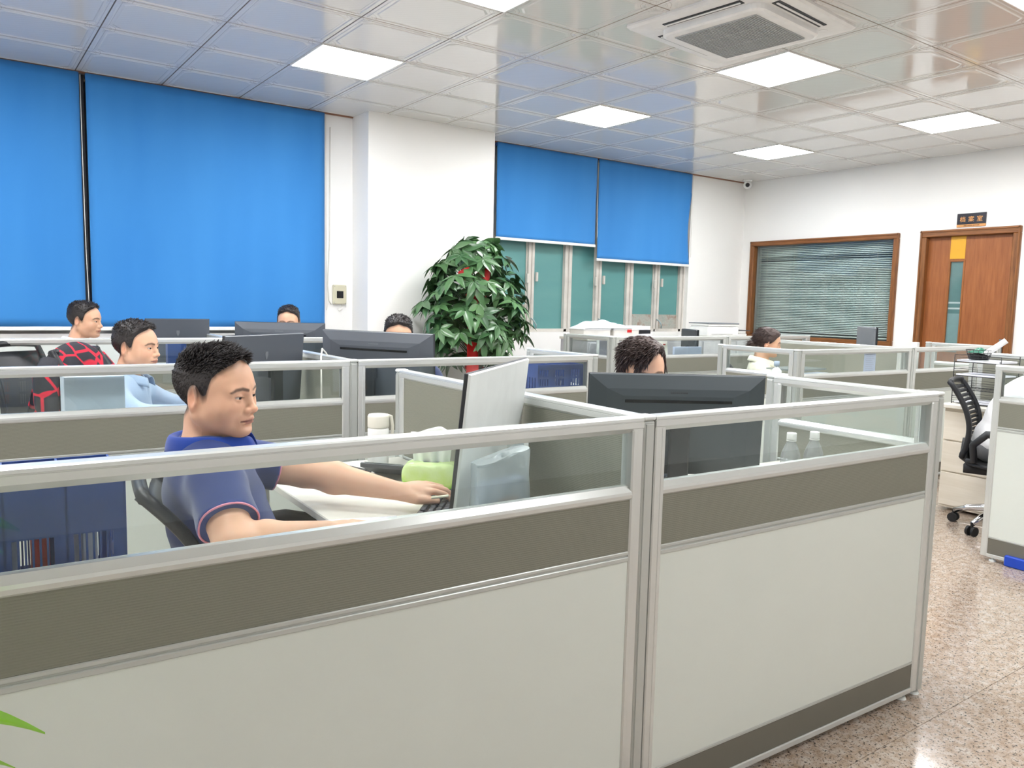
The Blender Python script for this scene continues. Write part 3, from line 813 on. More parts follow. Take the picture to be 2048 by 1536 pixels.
cab = thing('low_cabinet', 'long low grey cabinet under the teal window, carrying boxes and the printer', 'cabinet', W(6.0, 6.22), TH)
MB().box(-1.15, 1.5, -.22, .22, 0, 1.03, .004).build('cabinet_body', simple('cabinet_grey', (196, 196, 200), .5), cab)
MB().box(-1.16, 1.51, -.23, .23, 1.03, 1.055, .003).build('cabinet_top', 'desk_white', cab)
for k in range(5):
    dr = MB().box(-1.14+.53*k, -.64+.53*k, -.236, -.222, .05, 1.01, .003).build('cabinet_door', 'cabinet_grey', cab)
    MB().box(-.70+.53*k, -.69+.53*k, -.25, -.236, .5, .62, .002).build('handle', 'silver_plastic', dr)

# ================================================================ MONITORS
def monitor(label, A, B, ztop, h=.36, z0=.75, body='monitor_back', face_left=True, slot=True, logo=None, tilt=.0, lean=.08, foot=True, screws=False, name='monitor', thick=.012, group='desktop monitors', flat=False):
    # A,B: left and right top corners as seen from the photographer (partition frame); the back faces the photographer
    A, B = Vector((A[0], A[1], 0)), Vector((B[0], B[1], 0)); c = (A+B)/2; d = B-A; Wd = d.length
    t_ = thing(name, label, 'monitor', W(c.x, c.y, z0), TH+math.atan2(d.y, d.x), group)
    hw = Wd/2; zt = ztop-z0; zb = zt-h
    Mx = Matrix.Translation((0, 0, zt)) @ Matrix.Rotation(lean, 4, 'X') @ Matrix.Translation((0, 0, -zt))
    # local -y looks at the photographer (the back), +y is the screen side
    b = MB(); b.box(-hw, hw, -.004, thick-.002, zb, zt, .002, M=Mx); b.build('screen_bezel', 'black_plastic', t_)
    MB().box(-hw+.008, hw-.008, thick-.002, thick-.0005, zb+.02, zt-.008, M=Mx).build('screen', 'screen_glow', t_)
    b = MB()
    ins = .0015
    rings = [(hw-ins, zb+ins, zt-ins, -.004), (hw-.004, zb+.004, zt-.004, -.010)]
    if not flat: rings += [(hw*.80, zb+.05, zt-.05, -.030), (hw*.62, zb+.07, zt-.075, -.036)]
    vs = []
    for (x, za, zc, y) in rings: vs += [(-x, y, za), (x, y, za), (x, y, zc), (-x, y, zc)]
    fs = []
    for k in range(len(rings)-1):
        for q in range(4): fs.append((k*4+q, k*4+(q+1) % 4, (k+1)*4+(q+1) % 4, (k+1)*4+q))
    n = (len(rings)-1)*4; fs.append((n, n+1, n+2, n+3)); b.add(vs, fs, False, Mx)
    bk = b.build('back_cover', body, t_)
    yb = -.037 if not flat else -.0105
    if slot: MB().box(-hw*.64, hw*.64, yb-.003+.009, yb+.014, zt-.098, zt-.088, .001, M=Mx).box(-hw*.60, hw*.60, yb-.0008, yb+.014, zt-.098, zt-.088, M=Mx).build('vent_slot', 'black_gloss', bk)
    if logo == 'bars':
        lb = MB(); r_ = random.Random(3)
        x = -.028
        while x < .03:
            w_ = r_.choice((.004, .006, .005)); lb.box(x, x+w_, yb+.0035, yb+.012, zt-.066, zt-.06, M=Mx)
            if r_.random() < .5: lb.box(x, x+.0015, yb+.0035, yb+.012, zt-.069, zt-.06, M=Mx)
            x += w_+.0022
        lb.build('maker_mark', 'dark_grey' if body == 'monitor_dark' else 'grey_plastic', bk)
    if logo == 'shield':
        lb = MB().prism([(-.010, zt-.085), (.010, zt-.085), (.011, zt-.10), (.004, zt-.122), (-.004, zt-.122), (-.011, zt-.10)], yb-.0012, yb+.004, 1) if False else MB()
        pts = [(-.010, -.085), (.010, -.085), (.011, -.10), (.004, -.122), (-.004, -.122), (-.011, -.10)]
        vs = [(x, yb-.001, zt+z) for x, z in pts]+[(x, yb+.002, zt+z) for x, z in pts]
        lb.add(vs, [(0, 1, 2, 3, 4, 5)]+[(k, (k+1) % 6, 6+(k+1) % 6, 6+k) for k in range(6)], False, Mx); lb.build('maker_mark', 'grey_plastic', bk)
    if screws:
        for x in (-.05, .05): MB().cyl(Mx @ Vector((x, yb-.002, zt-.15)), Mx @ Vector((x, yb+.002, zt-.15)), .004, n=8).build('screw', 'silver_plastic', bk)
    if foot:
        st_ = MB().box(-.035, .035, -.075, -.05, .012, zt-h*.45, .006).box(-.03, .03, -.06, -.03, zt-h*.6, zt-h*.42, .004)
        st_.build('stand_neck', 'black_plastic' if body != 'silver_plastic' else 'silver_plastic', t_)
        MB().box(-.11, .11, -.13, .05, 0, .012, .004).build('stand_base', 'black_plastic' if body != 'silver_plastic' else 'silver_plastic', t_)
    return t_
monitor('large silver-backed monitor seen edge-on, facing the man in the navy polo', (.905, 1.555), (1.352, 1.965), 1.213, h=.40, body='silver_plastic', slot=False, lean=.10, foot=True, flat=True, thick=.008)
monitor('biggest dark monitor, seen from behind over the right front partition', (1.752, 2.155), (2.285, 1.822), 1.14, h=.362, body='monitor_dark', logo='bars', lean=.05)
monitor('dark monitor with a shield mark, just right of the navy polo man\'s hair', (.875, 3.685), (1.352, 4.02), 1.2, h=.35, slot=False, logo='shield', lean=.08, flat=True)
monitor('wide dark monitor with a long slot in front of the plant, second row', (1.49, 4.10), (1.846, 3.50), 1.215, h=.40, logo='bars', screws=True, lean=.04)
monitor('dark monitor with a shield mark in the row nearest the blinds', (.915, 6.13), (1.35, 6.11), 1.21, h=.32, slot=False, logo='shield', lean=.08, flat=True)
monitor('wide dark monitor in front of the blue blind, with a head behind it', (1.50, 5.98), (2.06, 5.63), 1.198, h=.38, logo='bars', lean=.04)
def thin_monitor(label, s, t, rz, ztop, wdt, h, z0=.75, mat='dark_grey'):
    t_ = thing('monitor', label, 'monitor', W(s, t, z0), TH+rz, 'desktop monitors')
    zt = ztop-z0
    MB().box(-wdt/2, wdt/2, -.03, -.004, zt-h, zt, .008).build('back_cover', mat, t_)
    MB().box(-wdt/2, wdt/2, -.004, .008, zt-h, zt, .002).build('screen_bezel', 'black_plastic', t_)
    MB().box(-wdt/2+.01, wdt/2-.01, .008, .0095, zt-h+.02, zt-.01).build('screen', 'black_gloss', t_)
    MB().box(-.03, .03, -.06, -.03, .01, zt-h*.5, .004).build('stand_neck', 'black_plastic', t_); MB().box(-.1, .1, -.12, .06, 0, .012, .003).build('stand_base', 'black_plastic', t_)
    return t_
thin_monitor('narrow grey monitor standing in front of the brown window\'s right corner', 6.72, 4.24, math.radians(229), 1.236, .50, .32, mat='grey_plastic')
thin_monitor('small dark monitor left of the printer', 5.97, 5.72, math.radians(-115), 1.155, .40, .33)
thin_monitor('dark monitor behind the glass panel below the white storage boxes', 4.98, 5.72, math.radians(-62), 1.09, .40, .28, mat='silver_plastic')

# ================================================================ OFFICE CHAIRS
def chair(label, s, t, az, seat=.46, top=.98, back_tilt=.16, mat='black_plastic', slots=True, wide=.44, fill=.62):
    t_ = thing('office_chair', label, 'chair', W(s, t), TH+az, 'black office chairs')
    # x forward
    MB().grid(lambda u, v: (-.22+.46*u, (-.24+.48*v), seat-.01+.02*math.sin(pi*u)*math.sin(pi*v)-.05*max(0, u-.82)/.18), 10, 10, True, .055).build('seat', 'rubber', t_)
    def prof(z):   # back profile: lumbar bulge forward, leaning back at the top
        k = (z-(seat+.06))/(top-seat-.06)
        return -.23-.16*k*k*(back_tilt/.16)+.035*math.sin(pi*k*1.1)
    b = MB()
    n = 16
    for sd in (-1, 1):
        pts = []
        for k in range(n+1):
            z = seat+.02+(top-seat-.02)*k/n; pts.append((prof(z), sd*(wide/2-.02)*(1-.12*abs(k/n-.55)), z))
        b.tube(pts, [.017]*(n+1), 8)
    for z in (seat+.04, top-.01):
        wv = wide/2*(.9); b.tube([(prof(z)-.012*(1-(2*u-1)**2), -wv+2*wv*u, z+.01*(1-(2*u-1)**2)) for u in np.linspace(0, 1, 9)], .018, 8)
    b.tube([(prof(seat+.10)-.02, 0, seat+.12), (-.25, 0, seat+.0), (-.16, 0, seat-.06), (-.05, 0, seat-.07)], [.03, .034, .032, .03], 8)
    b.build('back_frame', mat, t_)
    m_ = MB(); nz = 15 if fill < .95 else 1
    for k in range(nz):
        z0 = seat+.06+(top-seat-.09)*k/nz; z1 = z0+(top-seat-.09)/nz*fill
        wv = wide/2*.88
        m_.grid(lambda u, v: (prof(z0+(z1-z0)*v)-.018*(1-(2*u-1)**2), -wv+2*wv*u, z0+(z1-z0)*v), 8, 1 if nz > 1 else 14, True, .004)
    m_.build('back_mesh', mat, t_)
    for sd in (-1, 1):
        a_ = MB().tube([(-.20, sd*.25, seat+.01), (-.16, sd*.27, seat+.02), (-.17, sd*.285, seat+.12), (-.10, sd*.29, seat+.195), (.06, sd*.29, seat+.20), (.16, sd*.285, seat+.185)], [.02, .022, .022, .024, .026, .018], 8)
        a_.tube([(-.20, sd*.26, seat+.0), (.05, sd*.275, seat-.03), (.10, sd*.24, seat-.03)], .013, 6)
        a_.build('armrest', mat, t_)
    MB().cyl((0, 0, .12), (0, 0, seat-.06), .025, n=12).cyl((0, 0, .3), (0, 0, seat-.05), .035, n=12).build('gas_column', 'rubber', t_)
    MB().box(-.1, .1, -.08, .08, seat-.09, seat-.055, .01).build('mechanism', 'dark_grey', t_)
    for k in range(5):
        a = 2*pi*k/5+.45; c_, s_ = math.cos(a), math.sin(a)
        lg = MB().tube([(0, 0, .13), (.10*c_, .10*s_, .135), (.22*c_, .22*s_, .11), (.30*c_, .30*s_, .075)], [.032, .026, .02, .016], 8)
        lg.build('base_leg', 'chrome', t_)
        ca = MB()
        for o_ in (-.018, .018):
            p0 = Vector((.30*c_-o_*s_*.6, .30*s_+o_*c_*.6, .03)); p1 = Vector((.30*c_-o_*s_*1.5, .30*s_+o_*c_*1.5, .03)); ca.cyl(p0, p1, .03, n=14)
        ca.cyl((.30*c_, .30*s_, .03), (.30*c_, .30*s_, .085), .009, n=8)
        ca.build('caster', 'rubber', t_)
    return t_
chair('black slatted office chair at the right edge, with a person in white on it', 5.345, 2.35, math.radians(-72), seat=.45, top=.95, back_tilt=.10, fill=.72)
chair('black mesh chair of the man in the navy polo', .685, 2.235, math.radians(-8), seat=.46, top=.89, back_tilt=.13, wide=.50, fill=.96)
chair('empty black chair left of the black and red jacket, behind the second-row glass', .30, 5.26, math.radians(-55), seat=.47, top=1.07, back_tilt=.12, wide=.38, fill=.97)
chair('black chair of the man in the pale blue shirt, under the black and red jacket', .66, 4.38, math.radians(-36), seat=.47, top=1.09, back_tilt=.14)
chair('black chair of the man with the fringe behind the biggest monitor', 2.15, 2.40, math.radians(-122), seat=.46, top=.90)
chair('black chair of the man behind the wide monitor, near the plant', 2.08, 4.48, math.radians(-120), seat=.46, top=.95)
chair('black chair of the man in the white shirt, below the blinds', .45, 6.08, math.radians(-20), seat=.5, top=.95)
chair('black chair of the man behind the farthest monitor', 2.02, 6.30, math.radians(-118), seat=.49, top=.95)
chair('black chair of the woman in the cream blouse', 5.33, 4.20, math.radians(-42), seat=.46, top=.96)
chair('black chair seen through the glass right of the taped paper', 7.10, 4.62, math.radians(60), seat=.47, top=.985)
# ================================================================ PEOPLE: implicit surfaces meshed with surface nets
def v3(*a): return np.array(a, float)
def rcone(P, a, b, r1, r2):
    a = np.asarray(a, float); b = np.asarray(b, float); ab = b-a
    h = np.clip(((P-a) @ ab)/(ab @ ab), 0, 1)
    return np.linalg.norm(P-a-h[:, None]*ab, axis=1)-(r1+(r2-r1)*h)
def chain(P, pts, rs, k=.0):
    d = None
    for i in range(len(pts)-1):
        e = rcone(P, pts[i], pts[i+1], rs[i], rs[i+1]); d = e if d is None else (smin(d, e, k) if k else np.minimum(d, e))
    return d
def ell(P, c, r, Rm=None):
    q = P-np.asarray(c, float)
    if Rm is not None: q = q @ Rm
    r = np.asarray(r, float)
    k0 = np.linalg.norm(q/r, axis=1); k1 = np.linalg.norm(q/(r*r), axis=1)
    return k0*(k0-1)/np.maximum(k1, 1e-9)
def smin(a, b, k):
    h = np.maximum(k-np.abs(a-b), 0)/k
    return np.minimum(a, b)-h*h*k*.25
def smax(a, b, k): return -smin(-a, -b, k)
def rotm(yaw=0, pitch=0, roll=0):
    cy_, sy_ = math.cos(yaw), math.sin(yaw); cp, sp = math.cos(pitch), math.sin(pitch); cr, sr = math.cos(roll), math.sin(roll)
    Rz = np.array([[cy_, -sy_, 0], [sy_, cy_, 0], [0, 0, 1]]); Ry = np.array([[cp, 0, sp], [0, 1, 0], [-sp, 0, cp]]); Rx = np.array([[1, 0, 0], [0, cr, -sr], [0, sr, cr]])
    return Rz @ Ry @ Rx

def axis_grid(lo, hi, h, fine=()):
    xs = [lo]
    while xs[-1] < hi:
        x = xs[-1]; st_ = h
        for (a, b, hf) in fine:
            if a-h <= x <= b: st_ = min(st_, hf)
        xs.append(x+st_)
    return np.array(xs)
def surface_nets(fn, xs, ys, zs, lip=1.3):
    nx, ny, nz = len(xs), len(ys), len(zs); B = 8
    V = np.full((nx, ny, nz), 9., np.float32)
    bi = []
    for i in range(0, nx, B):
        for j in range(0, ny, B):
            for k in range(0, nz, B): bi.append((i, j, k))
    bi = np.array(bi)
    e = np.minimum(bi+B, [nx-1, ny-1, nz-1])
    lo = np.stack([xs[bi[:, 0]], ys[bi[:, 1]], zs[bi[:, 2]]], 1); hi = np.stack([xs[e[:, 0]], ys[e[:, 1]], zs[e[:, 2]]], 1)
    cc = (lo+hi)/2; rad = np.linalg.norm(hi-lo, axis=1)/2
    d = fn(cc); act = np.abs(d) < rad*lip+.004
    for q, dd in zip(bi[~act], d[~act]):
        if dd < 0: V[q[0]:q[0]+B, q[1]:q[1]+B, q[2]:q[2]+B] = -9.
    A = bi[act]; pts = []; sl_ = []
    for q in A:
        a = slice(q[0], min(q[0]+B, nx)); b = slice(q[1], min(q[1]+B, ny)); c = slice(q[2], min(q[2]+B, nz))
        g = np.stack(np.meshgrid(xs[a], ys[b], zs[c], indexing='ij'), -1).reshape(-1, 3); pts.append(g); sl_.append((a, b, c))
    if not pts: return np.zeros((0, 3)), np.zeros((0, 4), int)
    allp = np.concatenate(pts); val = np.concatenate([fn(allp[i:i+200000]) for i in range(0, len(allp), 200000)])
    o = 0
    for (a, b, c), g in zip(sl_, pts):
        V[a, b, c] = val[o:o+len(g)].reshape(a.stop-a.start, b.stop-b.start, c.stop-c.start); o += len(g)
    neg = V < 0
    cnt = np.zeros((nx-1, ny-1, nz-1), np.int8)
    for dx in (0, 1):
        for dy in (0, 1):
            for dz in (0, 1): cnt += neg[dx:nx-1+dx, dy:ny-1+dy, dz:nz-1+dz]
    cells = np.argwhere((cnt > 0) & (cnt < 8)); n = len(cells)
    idx = np.full((nx-1, ny-1, nz-1), -1, np.int32); idx[cells[:, 0], cells[:, 1], cells[:, 2]] = np.arange(n)
    acc = np.zeros((n, 3)); num = np.zeros(n)
    ax = (xs, ys, zs)
    for axis in range(3):
        for da in (0, 1):
            for db in (0, 1):
                off = [0, 0, 0]; o1, o2 = [q for q in range(3) if q != axis]; off[o1] = da; off[o2] = db
                p0 = cells+off; p1 = p0.copy(); p1[:, axis] += 1
                a = V[p0[:, 0], p0[:, 1], p0[:, 2]]; b = V[p1[:, 0], p1[:, 1], p1[:, 2]]
                m_ = (a < 0) != (b < 0); t = np.where(m_, a/np.where(m_, a-b, 1), 0); t = np.clip(t, 0, 1)
                P0 = np.stack([ax[q][p0[:, q]] for q in range(3)], 1); P1 = np.stack([ax[q][p1[:, q]] for q in range(3)], 1)
                acc += np.where(m_[:, None], P0+(P1-P0)*t[:, None], 0); num += m_
    verts = acc/np.maximum(num, 1)[:, None]
    faces = []
    for axis in range(3):
        o1, o2 = (axis+1) % 3, (axis+2) % 3
        sh = [slice(None)]*3; sa = list(sh); sb = list(sh); sa[axis] = slice(0, -1); sb[axis] = slice(1, None)
        na, nb = neg[tuple(sa)], neg[tuple(sb)]; ed = np.argwhere(na != nb)
        ed = ed[(ed[:, o1] > 0) & (ed[:, o2] > 0) & (ed[:, o1] < (nx, ny, nz)[o1]-1) & (ed[:, o2] < (nx, ny, nz)[o2]-1)]
        q = []
        for (a, b) in ((0, 0), (-1, 0), (-1, -1), (0, -1)):
            c = ed.copy(); c[:, o1] += a; c[:, o2] += b; q.append(idx[c[:, 0], c[:, 1], c[:, 2]])
        q = np.stack(q, 1); fl_ = ~na[ed[:, 0], ed[:, 1], ed[:, 2]]
        q[fl_] = q[fl_][:, ::-1]; faces.append(q[(q >= 0).all(1)])
    return verts, np.concatenate(faces)
def np_mesh(name, verts, faces, mat, cols=None, smooth=True):
    me = bpy.data.meshes.new(name); nv, nf = len(verts), len(faces); k = faces.shape[1]
    me.vertices.add(nv); me.vertices.foreach_set('co', verts.astype(np.float32).ravel())
    me.loops.add(nf*k); me.loops.foreach_set('vertex_index', faces.astype(np.int32).ravel())
    me.polygons.add(nf); me.polygons.foreach_set('loop_start', np.arange(0, nf*k, k, dtype=np.int32)); me.polygons.foreach_set('loop_total', np.full(nf, k, np.int32))
    me.polygons.foreach_set('use_smooth', np.full(nf, smooth))
    if cols is not None:
        ca = me.color_attributes.new('Col', 'FLOAT_COLOR', 'POINT'); c4 = np.ones((nv, 4), np.float32); c4[:, :3] = cols; ca.data.foreach_set('color', c4.ravel())
    me.materials.append(MT[mat]); me.update(); me.validate(); return me
def relax(verts, faces, it=1, w=.5):
    for _ in range(it):
        acc = np.zeros_like(verts); n = np.zeros(len(verts)); k = faces.shape[1]
        for a in range(k):
            b = (a+1) % k
            np.add.at(acc, faces[:, a], verts[faces[:, b]]); np.add.at(n, faces[:, a], 1)
        verts = verts*(1-w)+w*acc/np.maximum(n, 1)[:, None]
    return verts

# ---- head, in its own frame: x forward, y left, z up, origin between the ears at eye level
def head_sdf(P, full=1.0, female=0.0):
    Q = P.copy(); Q[:, 1] = np.abs(Q[:, 1])          # the face is symmetric
    d = ell(P, (-.012, 0, .034), (.098, .077, .086))
    d = smin(d, ell(P, (.018, 0, .018), (.074, .070, .078)), .03)
    face = ell(P, (.022, 0, -.042), (.066, .058+.005*full, .078))
    d = smin(d, face, .035)
    jaw = rcone(Q, (.0, .052+.004*full-.004*female, -.058), (.062, .012, -.098), .021+.003*full, .020)
    d = smin(d, jaw, .035)
    d = smin(d, ell(Q, (.052, .040, -.036), (.028, .026+.004*full, .032)), .028)        # cheek
    d = smin(d, ell(P, (.076, 0, -.100), (.019, .022, .016)), .022)                       # chin
    d = smin(d, rcone(Q, (.083, .012, .016), (.071, .045, .014), .008, .007), .022)       # brow ridge
    d = smax(d, -ell(Q, (.102, .031, -.003), (.020, .021, .013)), .014)                   # eye socket
    d = smin(d, rcone(P, (.087, 0, .004), (.106, 0, -.034), .0075, .0085), .014)          # nose bridge
    d = smin(d, ell(P, (.106, 0, -.038), (.0115, .0115, .0095)), .008)                    # nose tip
    d = smin(d, ell(Q, (.097, .0125, -.042), (.0105, .0075, .0085)), .006)                # nostril wing
    d = smax(d, -ell(Q, (.103, .0068, -.0495), (.006, .0038, .004)), .003)                # nostril
    d = smin(d, ell(P, (.082, 0, -.066), (.018, .026, .016)), .018)                       # muzzle
    up = np.stack([P[:, 0], P[:, 1], P[:, 2]], 1)
    ub = chain(Q, [(.1000, .0, -.0645), (.0945, .014, -.0665), (.083, .0255, -.0700)], [.0045, .0048, .0025])
    lb = chain(Q, [(.0985, .0, -.0755), (.0935, .013, -.0750), (.0835, .0235, -.0715)], [.0058, .0052, .0025])
    d = smin(d, ub, .006); d = smin(d, lb, .006)
    d = smax(d, -chain(Q, [(.108, 0, -.0700), (.100, .014, -.0705), (.088, .027, -.0712)], [.0022, .0022, .0018]), .003)
    d = smax(d, -ell(P, (.099, 0, -.087), (.010, .020, .006)), .010)
    # eyelids: ball of skin with an almond opening
    lid = np.linalg.norm(Q-v3(.0775, .031, -.004), axis=1)-.0143
    d = smin(d, lid, .006)
    op = ell(Q, (.093, .0315, -.0050), (.016, .0165, .0031), rotm(0, 0, .13))
    d = smax(d, -op, .0015)
    crease = chain(Q, [(.094, .019, .004), (.0955, .031, .0065), (.089, .044, .0035)], [.0013, .0015, .0013])
    d = smax(d, -crease, .004)
    # ear
    Rm = rotm(0, .18, 0)
    ear = ell(Q, (-.014, .0795, -.010), (.0225, .0088, .036), rotm(.55, .15, 0))
    ear = smax(ear, -ell(Q, (-.010, .0905, -.006), (.0125, .0068, .023), rotm(.55, .15, 0)), .006)
    ear = smin(ear, ell(Q, (-.0015, .0755, -.034), (.009, .006, .011)), .008)
    ear = smax(ear, -ell(Q, (-.009, .088, -.010), (.0045, .005, .009)), .004)
    d = smin(d, ear, .008)
    d = smin(d, rcone(Q, (.001, .079, -.012), (.003, .077, -.017), .0045, .004), .004)
    return d
def head_cols(P, skin, lip_c, stubble=0.15, hairline=None):
    Q = P.copy(); Q[:, 1] = np.abs(Q[:, 1])
    c = np.tile(np.asarray(skin), (len(P), 1))
    def blend(mask, col):
        nonlocal c
        m_ = np.clip(mask, 0, 1)[:, None]; c = c*(1-m_)+np.asarray(col)*m_
    n_ = .5+.5*np.sin(P[:, 0]*90+1)*np.sin(P[:, 1]*80)*np.sin(P[:, 2]*70)
    blend(.22*np.exp(-(np.linalg.norm((Q-v3(.06, .045, -.035))/[.03, .02, .025], axis=1)**2)), np.asarray(skin)*[1.05, .72, .68])     # cheeks
    blend(.35*np.exp(-(np.linalg.norm((P-v3(.108, 0, -.04))/[.015, .016, .014], axis=1)**2)), np.asarray(skin)*[1.0, .72, .66])
    blend(.34*np.exp(-(np.linalg.norm((Q-v3(-.016, .086, -.010))/[.022, .012, .036], axis=1)**4)), np.asarray(skin)*[1.08, .66, .6])                                       # ears
    lips = np.minimum(chain(Q, [(.1000, .0, -.0650), (.0945, .014, -.0670), (.084, .0245, -.0702)], [.0045, .0045, .002]),
                      chain(Q, [(.0985, .0, -.0752), (.0935, .013, -.0748), (.0835, .0225, -.0715)], [.0055, .005, .0022]))
    blend(np.clip(1-(lips-.0002)/.002, 0, 1)*.8, lip_c)
    gap = chain(Q, [(.104, 0, -.0700), (.097, .014, -.0705), (.086, .025, -.0712)], [.0008, .0008, .0006])
    blend(np.clip(1-(gap-.001)/.003, 0, 1)*.7, (.10, .03, .03))
    Qy = Q.copy(); Qy[:, 0] = 0
    brow = chain(Qy, [(0, .011, .0150), (0, .028, .0205), (0, .044, .0185), (0, .055, .0115)], [.0022, .0030, .0024, .0008])
    blend((P[:, 0] > .035)*np.clip(1-brow/.0035, 0, 1)*.82, (.04, .027, .022))
    lash = np.abs(ell(Q, (.093, .0315, -.0050), (.016, .0167, .0034), rotm(0, 0, .13))); up_ = (P[:, 2] > -.006) & (P[:, 0] > .07) & (np.abs(Q[:, 1]-.031) < .017)
    blend(up_*np.clip(1-lash/.0016, 0, 1)*.9, (.03, .02, .018))
    sh = np.clip((-.078-P[:, 2])/.03, 0, 1)*(P[:, 0] > .0)
    blend(stubble*sh, (.16, .10, .08))
    if hairline is not None:   # clipped sides fade from skin to hair
        f = hairline(P); blend(np.clip((f+.018)/.026, 0, 1)*.85, (.03, .026, .026))
    return c
def hairline_male(P):
    xs_ = [-.12, -.095, -.07, -.045, -.025, -.008, .012, .022, .034, .046, .062, .085, .11]
    zs_ = [-.080, -.078, -.070, -.038, .008, .022, -.008, -.002, .044, .064, .082, .096, .10]
    f = P[:, 2]-np.interp(P[:, 0], xs_, zs_)
    return f-.012*np.clip(1-np.abs(P[:, 1])/.03, 0, 1)*(P[:, 0] > .05)
def hairline_fringe(P):
    xs_ = [-.12, -.095, -.07, -.045, -.025, -.008, .012, .022, .034, .046, .062, .085, .11]
    zs_ = [-.080, -.078, -.070, -.038, .010, .022, -.010, -.006, .030, .048, .060, .070, .075]
    return P[:, 2]-np.interp(P[:, 0], xs_, zs_)-.9*P[:, 1]*(P[:, 0] > .03)*(P[:, 1] > -.055)
def hairline_female(P):
    xs_ = [-.13, -.095, -.05, -.02, .0, .02, .04, .062, .085, .11]
    zs_ = [-.090, -.085, -.075, -.050, -.012, -.002, .020, .056, .078, .09]
    return P[:, 2]-np.interp(P[:, 0], xs_, zs_)
def fbm(P, f):
    return (np.sin(P[:, 0]*f+1.3)*np.sin(P[:, 1]*f*1.13+.4)+np.sin(P[:, 2]*f*.97+2.1+P[:, 0]*f*.5)*.8+.5*np.sin(P[:, 0]*f*2.1+P[:, 1]*f*1.7)*np.sin(P[:, 2]*f*1.9))/2.3
def hair_sdf(style, full, fem):
    line = {'quiff': hairline_male, 'crop': hairline_male, 'fringe': hairline_fringe, 'bun': hairline_female}[style]
    def fn(P):
        sk = smin(ell(P, (-.012, 0, .034), (.098, .077, .086)), ell(P, (.018, 0, .018), (.074, .070, .078)), .03)
        sk = smin(sk, ell(P, (.022, 0, -.042), (.066, .058, .078)), .035)
        L_ = line(P); up = np.clip((P[:, 2]-.055)/.05, 0, 1); fr = np.clip((P[:, 0]-.02)/.06, 0, 1)
        if style == 'quiff': th = .003+.006*up+.006*up*fr+.002*np.clip((-P[:, 0]-.05)/.04, 0, 1)*np.clip((P[:, 2]-.0)/.04, 0, 1)
        elif style == 'crop': th = .0045+.012*up+.004*up*fr
        elif style == 'fringe': th = .008+.016*up+.006*fr
        else: th = .010+.010*up
        th = th+.0022*fbm(P, 150)*(.3+up)
        th = th*np.clip(.25+L_/.02, .15, 1)
        d = smax(sk-th, -L_*.6, .006)
        if style == 'bun':
            d = smin(d, ell(P, (-.118, 0, -.035), (.034, .036, .030))+.003*fbm(P, 160), .012)
            d = smax(d, -ell(np.stack([P[:, 0], np.abs(P[:, 1]), P[:, 2]], 1), (-.006, .095, -.022), (.018, .022, .026)), .004)
        return d
    return fn, line

HANDS = {}
def hand_sdf(P, o, fwd, up, side, curl=.45, spread=.0, scale=1.0, thumb=(.5, .3)):
    # o wrist, fwd along the hand, up = back of the hand, side=+1 when the thumb lies towards up x fwd
    f = np.asarray(fwd, float); f /= np.linalg.norm(f); u = np.asarray(up, float); u = u-f*(u @ f); u /= np.linalg.norm(u); s_ = np.cross(u, f)*side
    q = (P-np.asarray(o, float))/scale
    L = np.stack([q @ f, q @ s_, q @ u], 1)
    d = ell(L, (.048, .0, .0), (.052, .040, .0165))
    d = smin(d, rcone(L, (.0, 0, 0), (.05, .0, .001), .025, .026)*1.0, .02)
    d = smax(d, ell(L, (.045, 0, 0), (.085, .047, .021)), .01)
    fz = [(.090, .030, .004, .070, .0085), (.096, .0095, .006, .078, .0088), (.092, -.0115, .004, .072, .0084), (.082, -.031, .0, .056, .0075)]
    fg = None
    for k, (bx, by, bz, ln_, rr) in enumerate(fz):
        a = np.array([bx-.022, by*.9, bz]); pts = [a]; ang = -.05+.02*k; yaw = spread*(1.3-k)*.12
        cur = np.array([bx, by, bz]); pts.append(cur)
        for seg, frac in enumerate((.45, .31, .24)):
            ang -= curl*(.75, .9, .6)[seg]*(1+.08*k)
            dv = np.array([math.cos(ang)*math.cos(yaw), math.cos(ang)*math.sin(yaw), math.sin(ang)])
            cur = cur+dv*ln_*frac; pts.append(cur)
        e = chain(L, pts, [rr, rr*1.06, rr*.98, rr*.9, rr*.78])
        fg = e if fg is None else np.minimum(fg, e)
    d = smin(d, fg, .006)
    ta, tb = thumb
    th = [(.012, .022, -.004), (.036, .042, -.008), (.036+.032*math.cos(ta), .042+.032*math.sin(ta), -.012), (.036+.058*math.cos(tb)+.0, .042+.056*math.sin(tb), -.018)]
    d = smin(d, chain(L, th, [.017, .0135, .0112, .0088]), .010)
    return d*scale

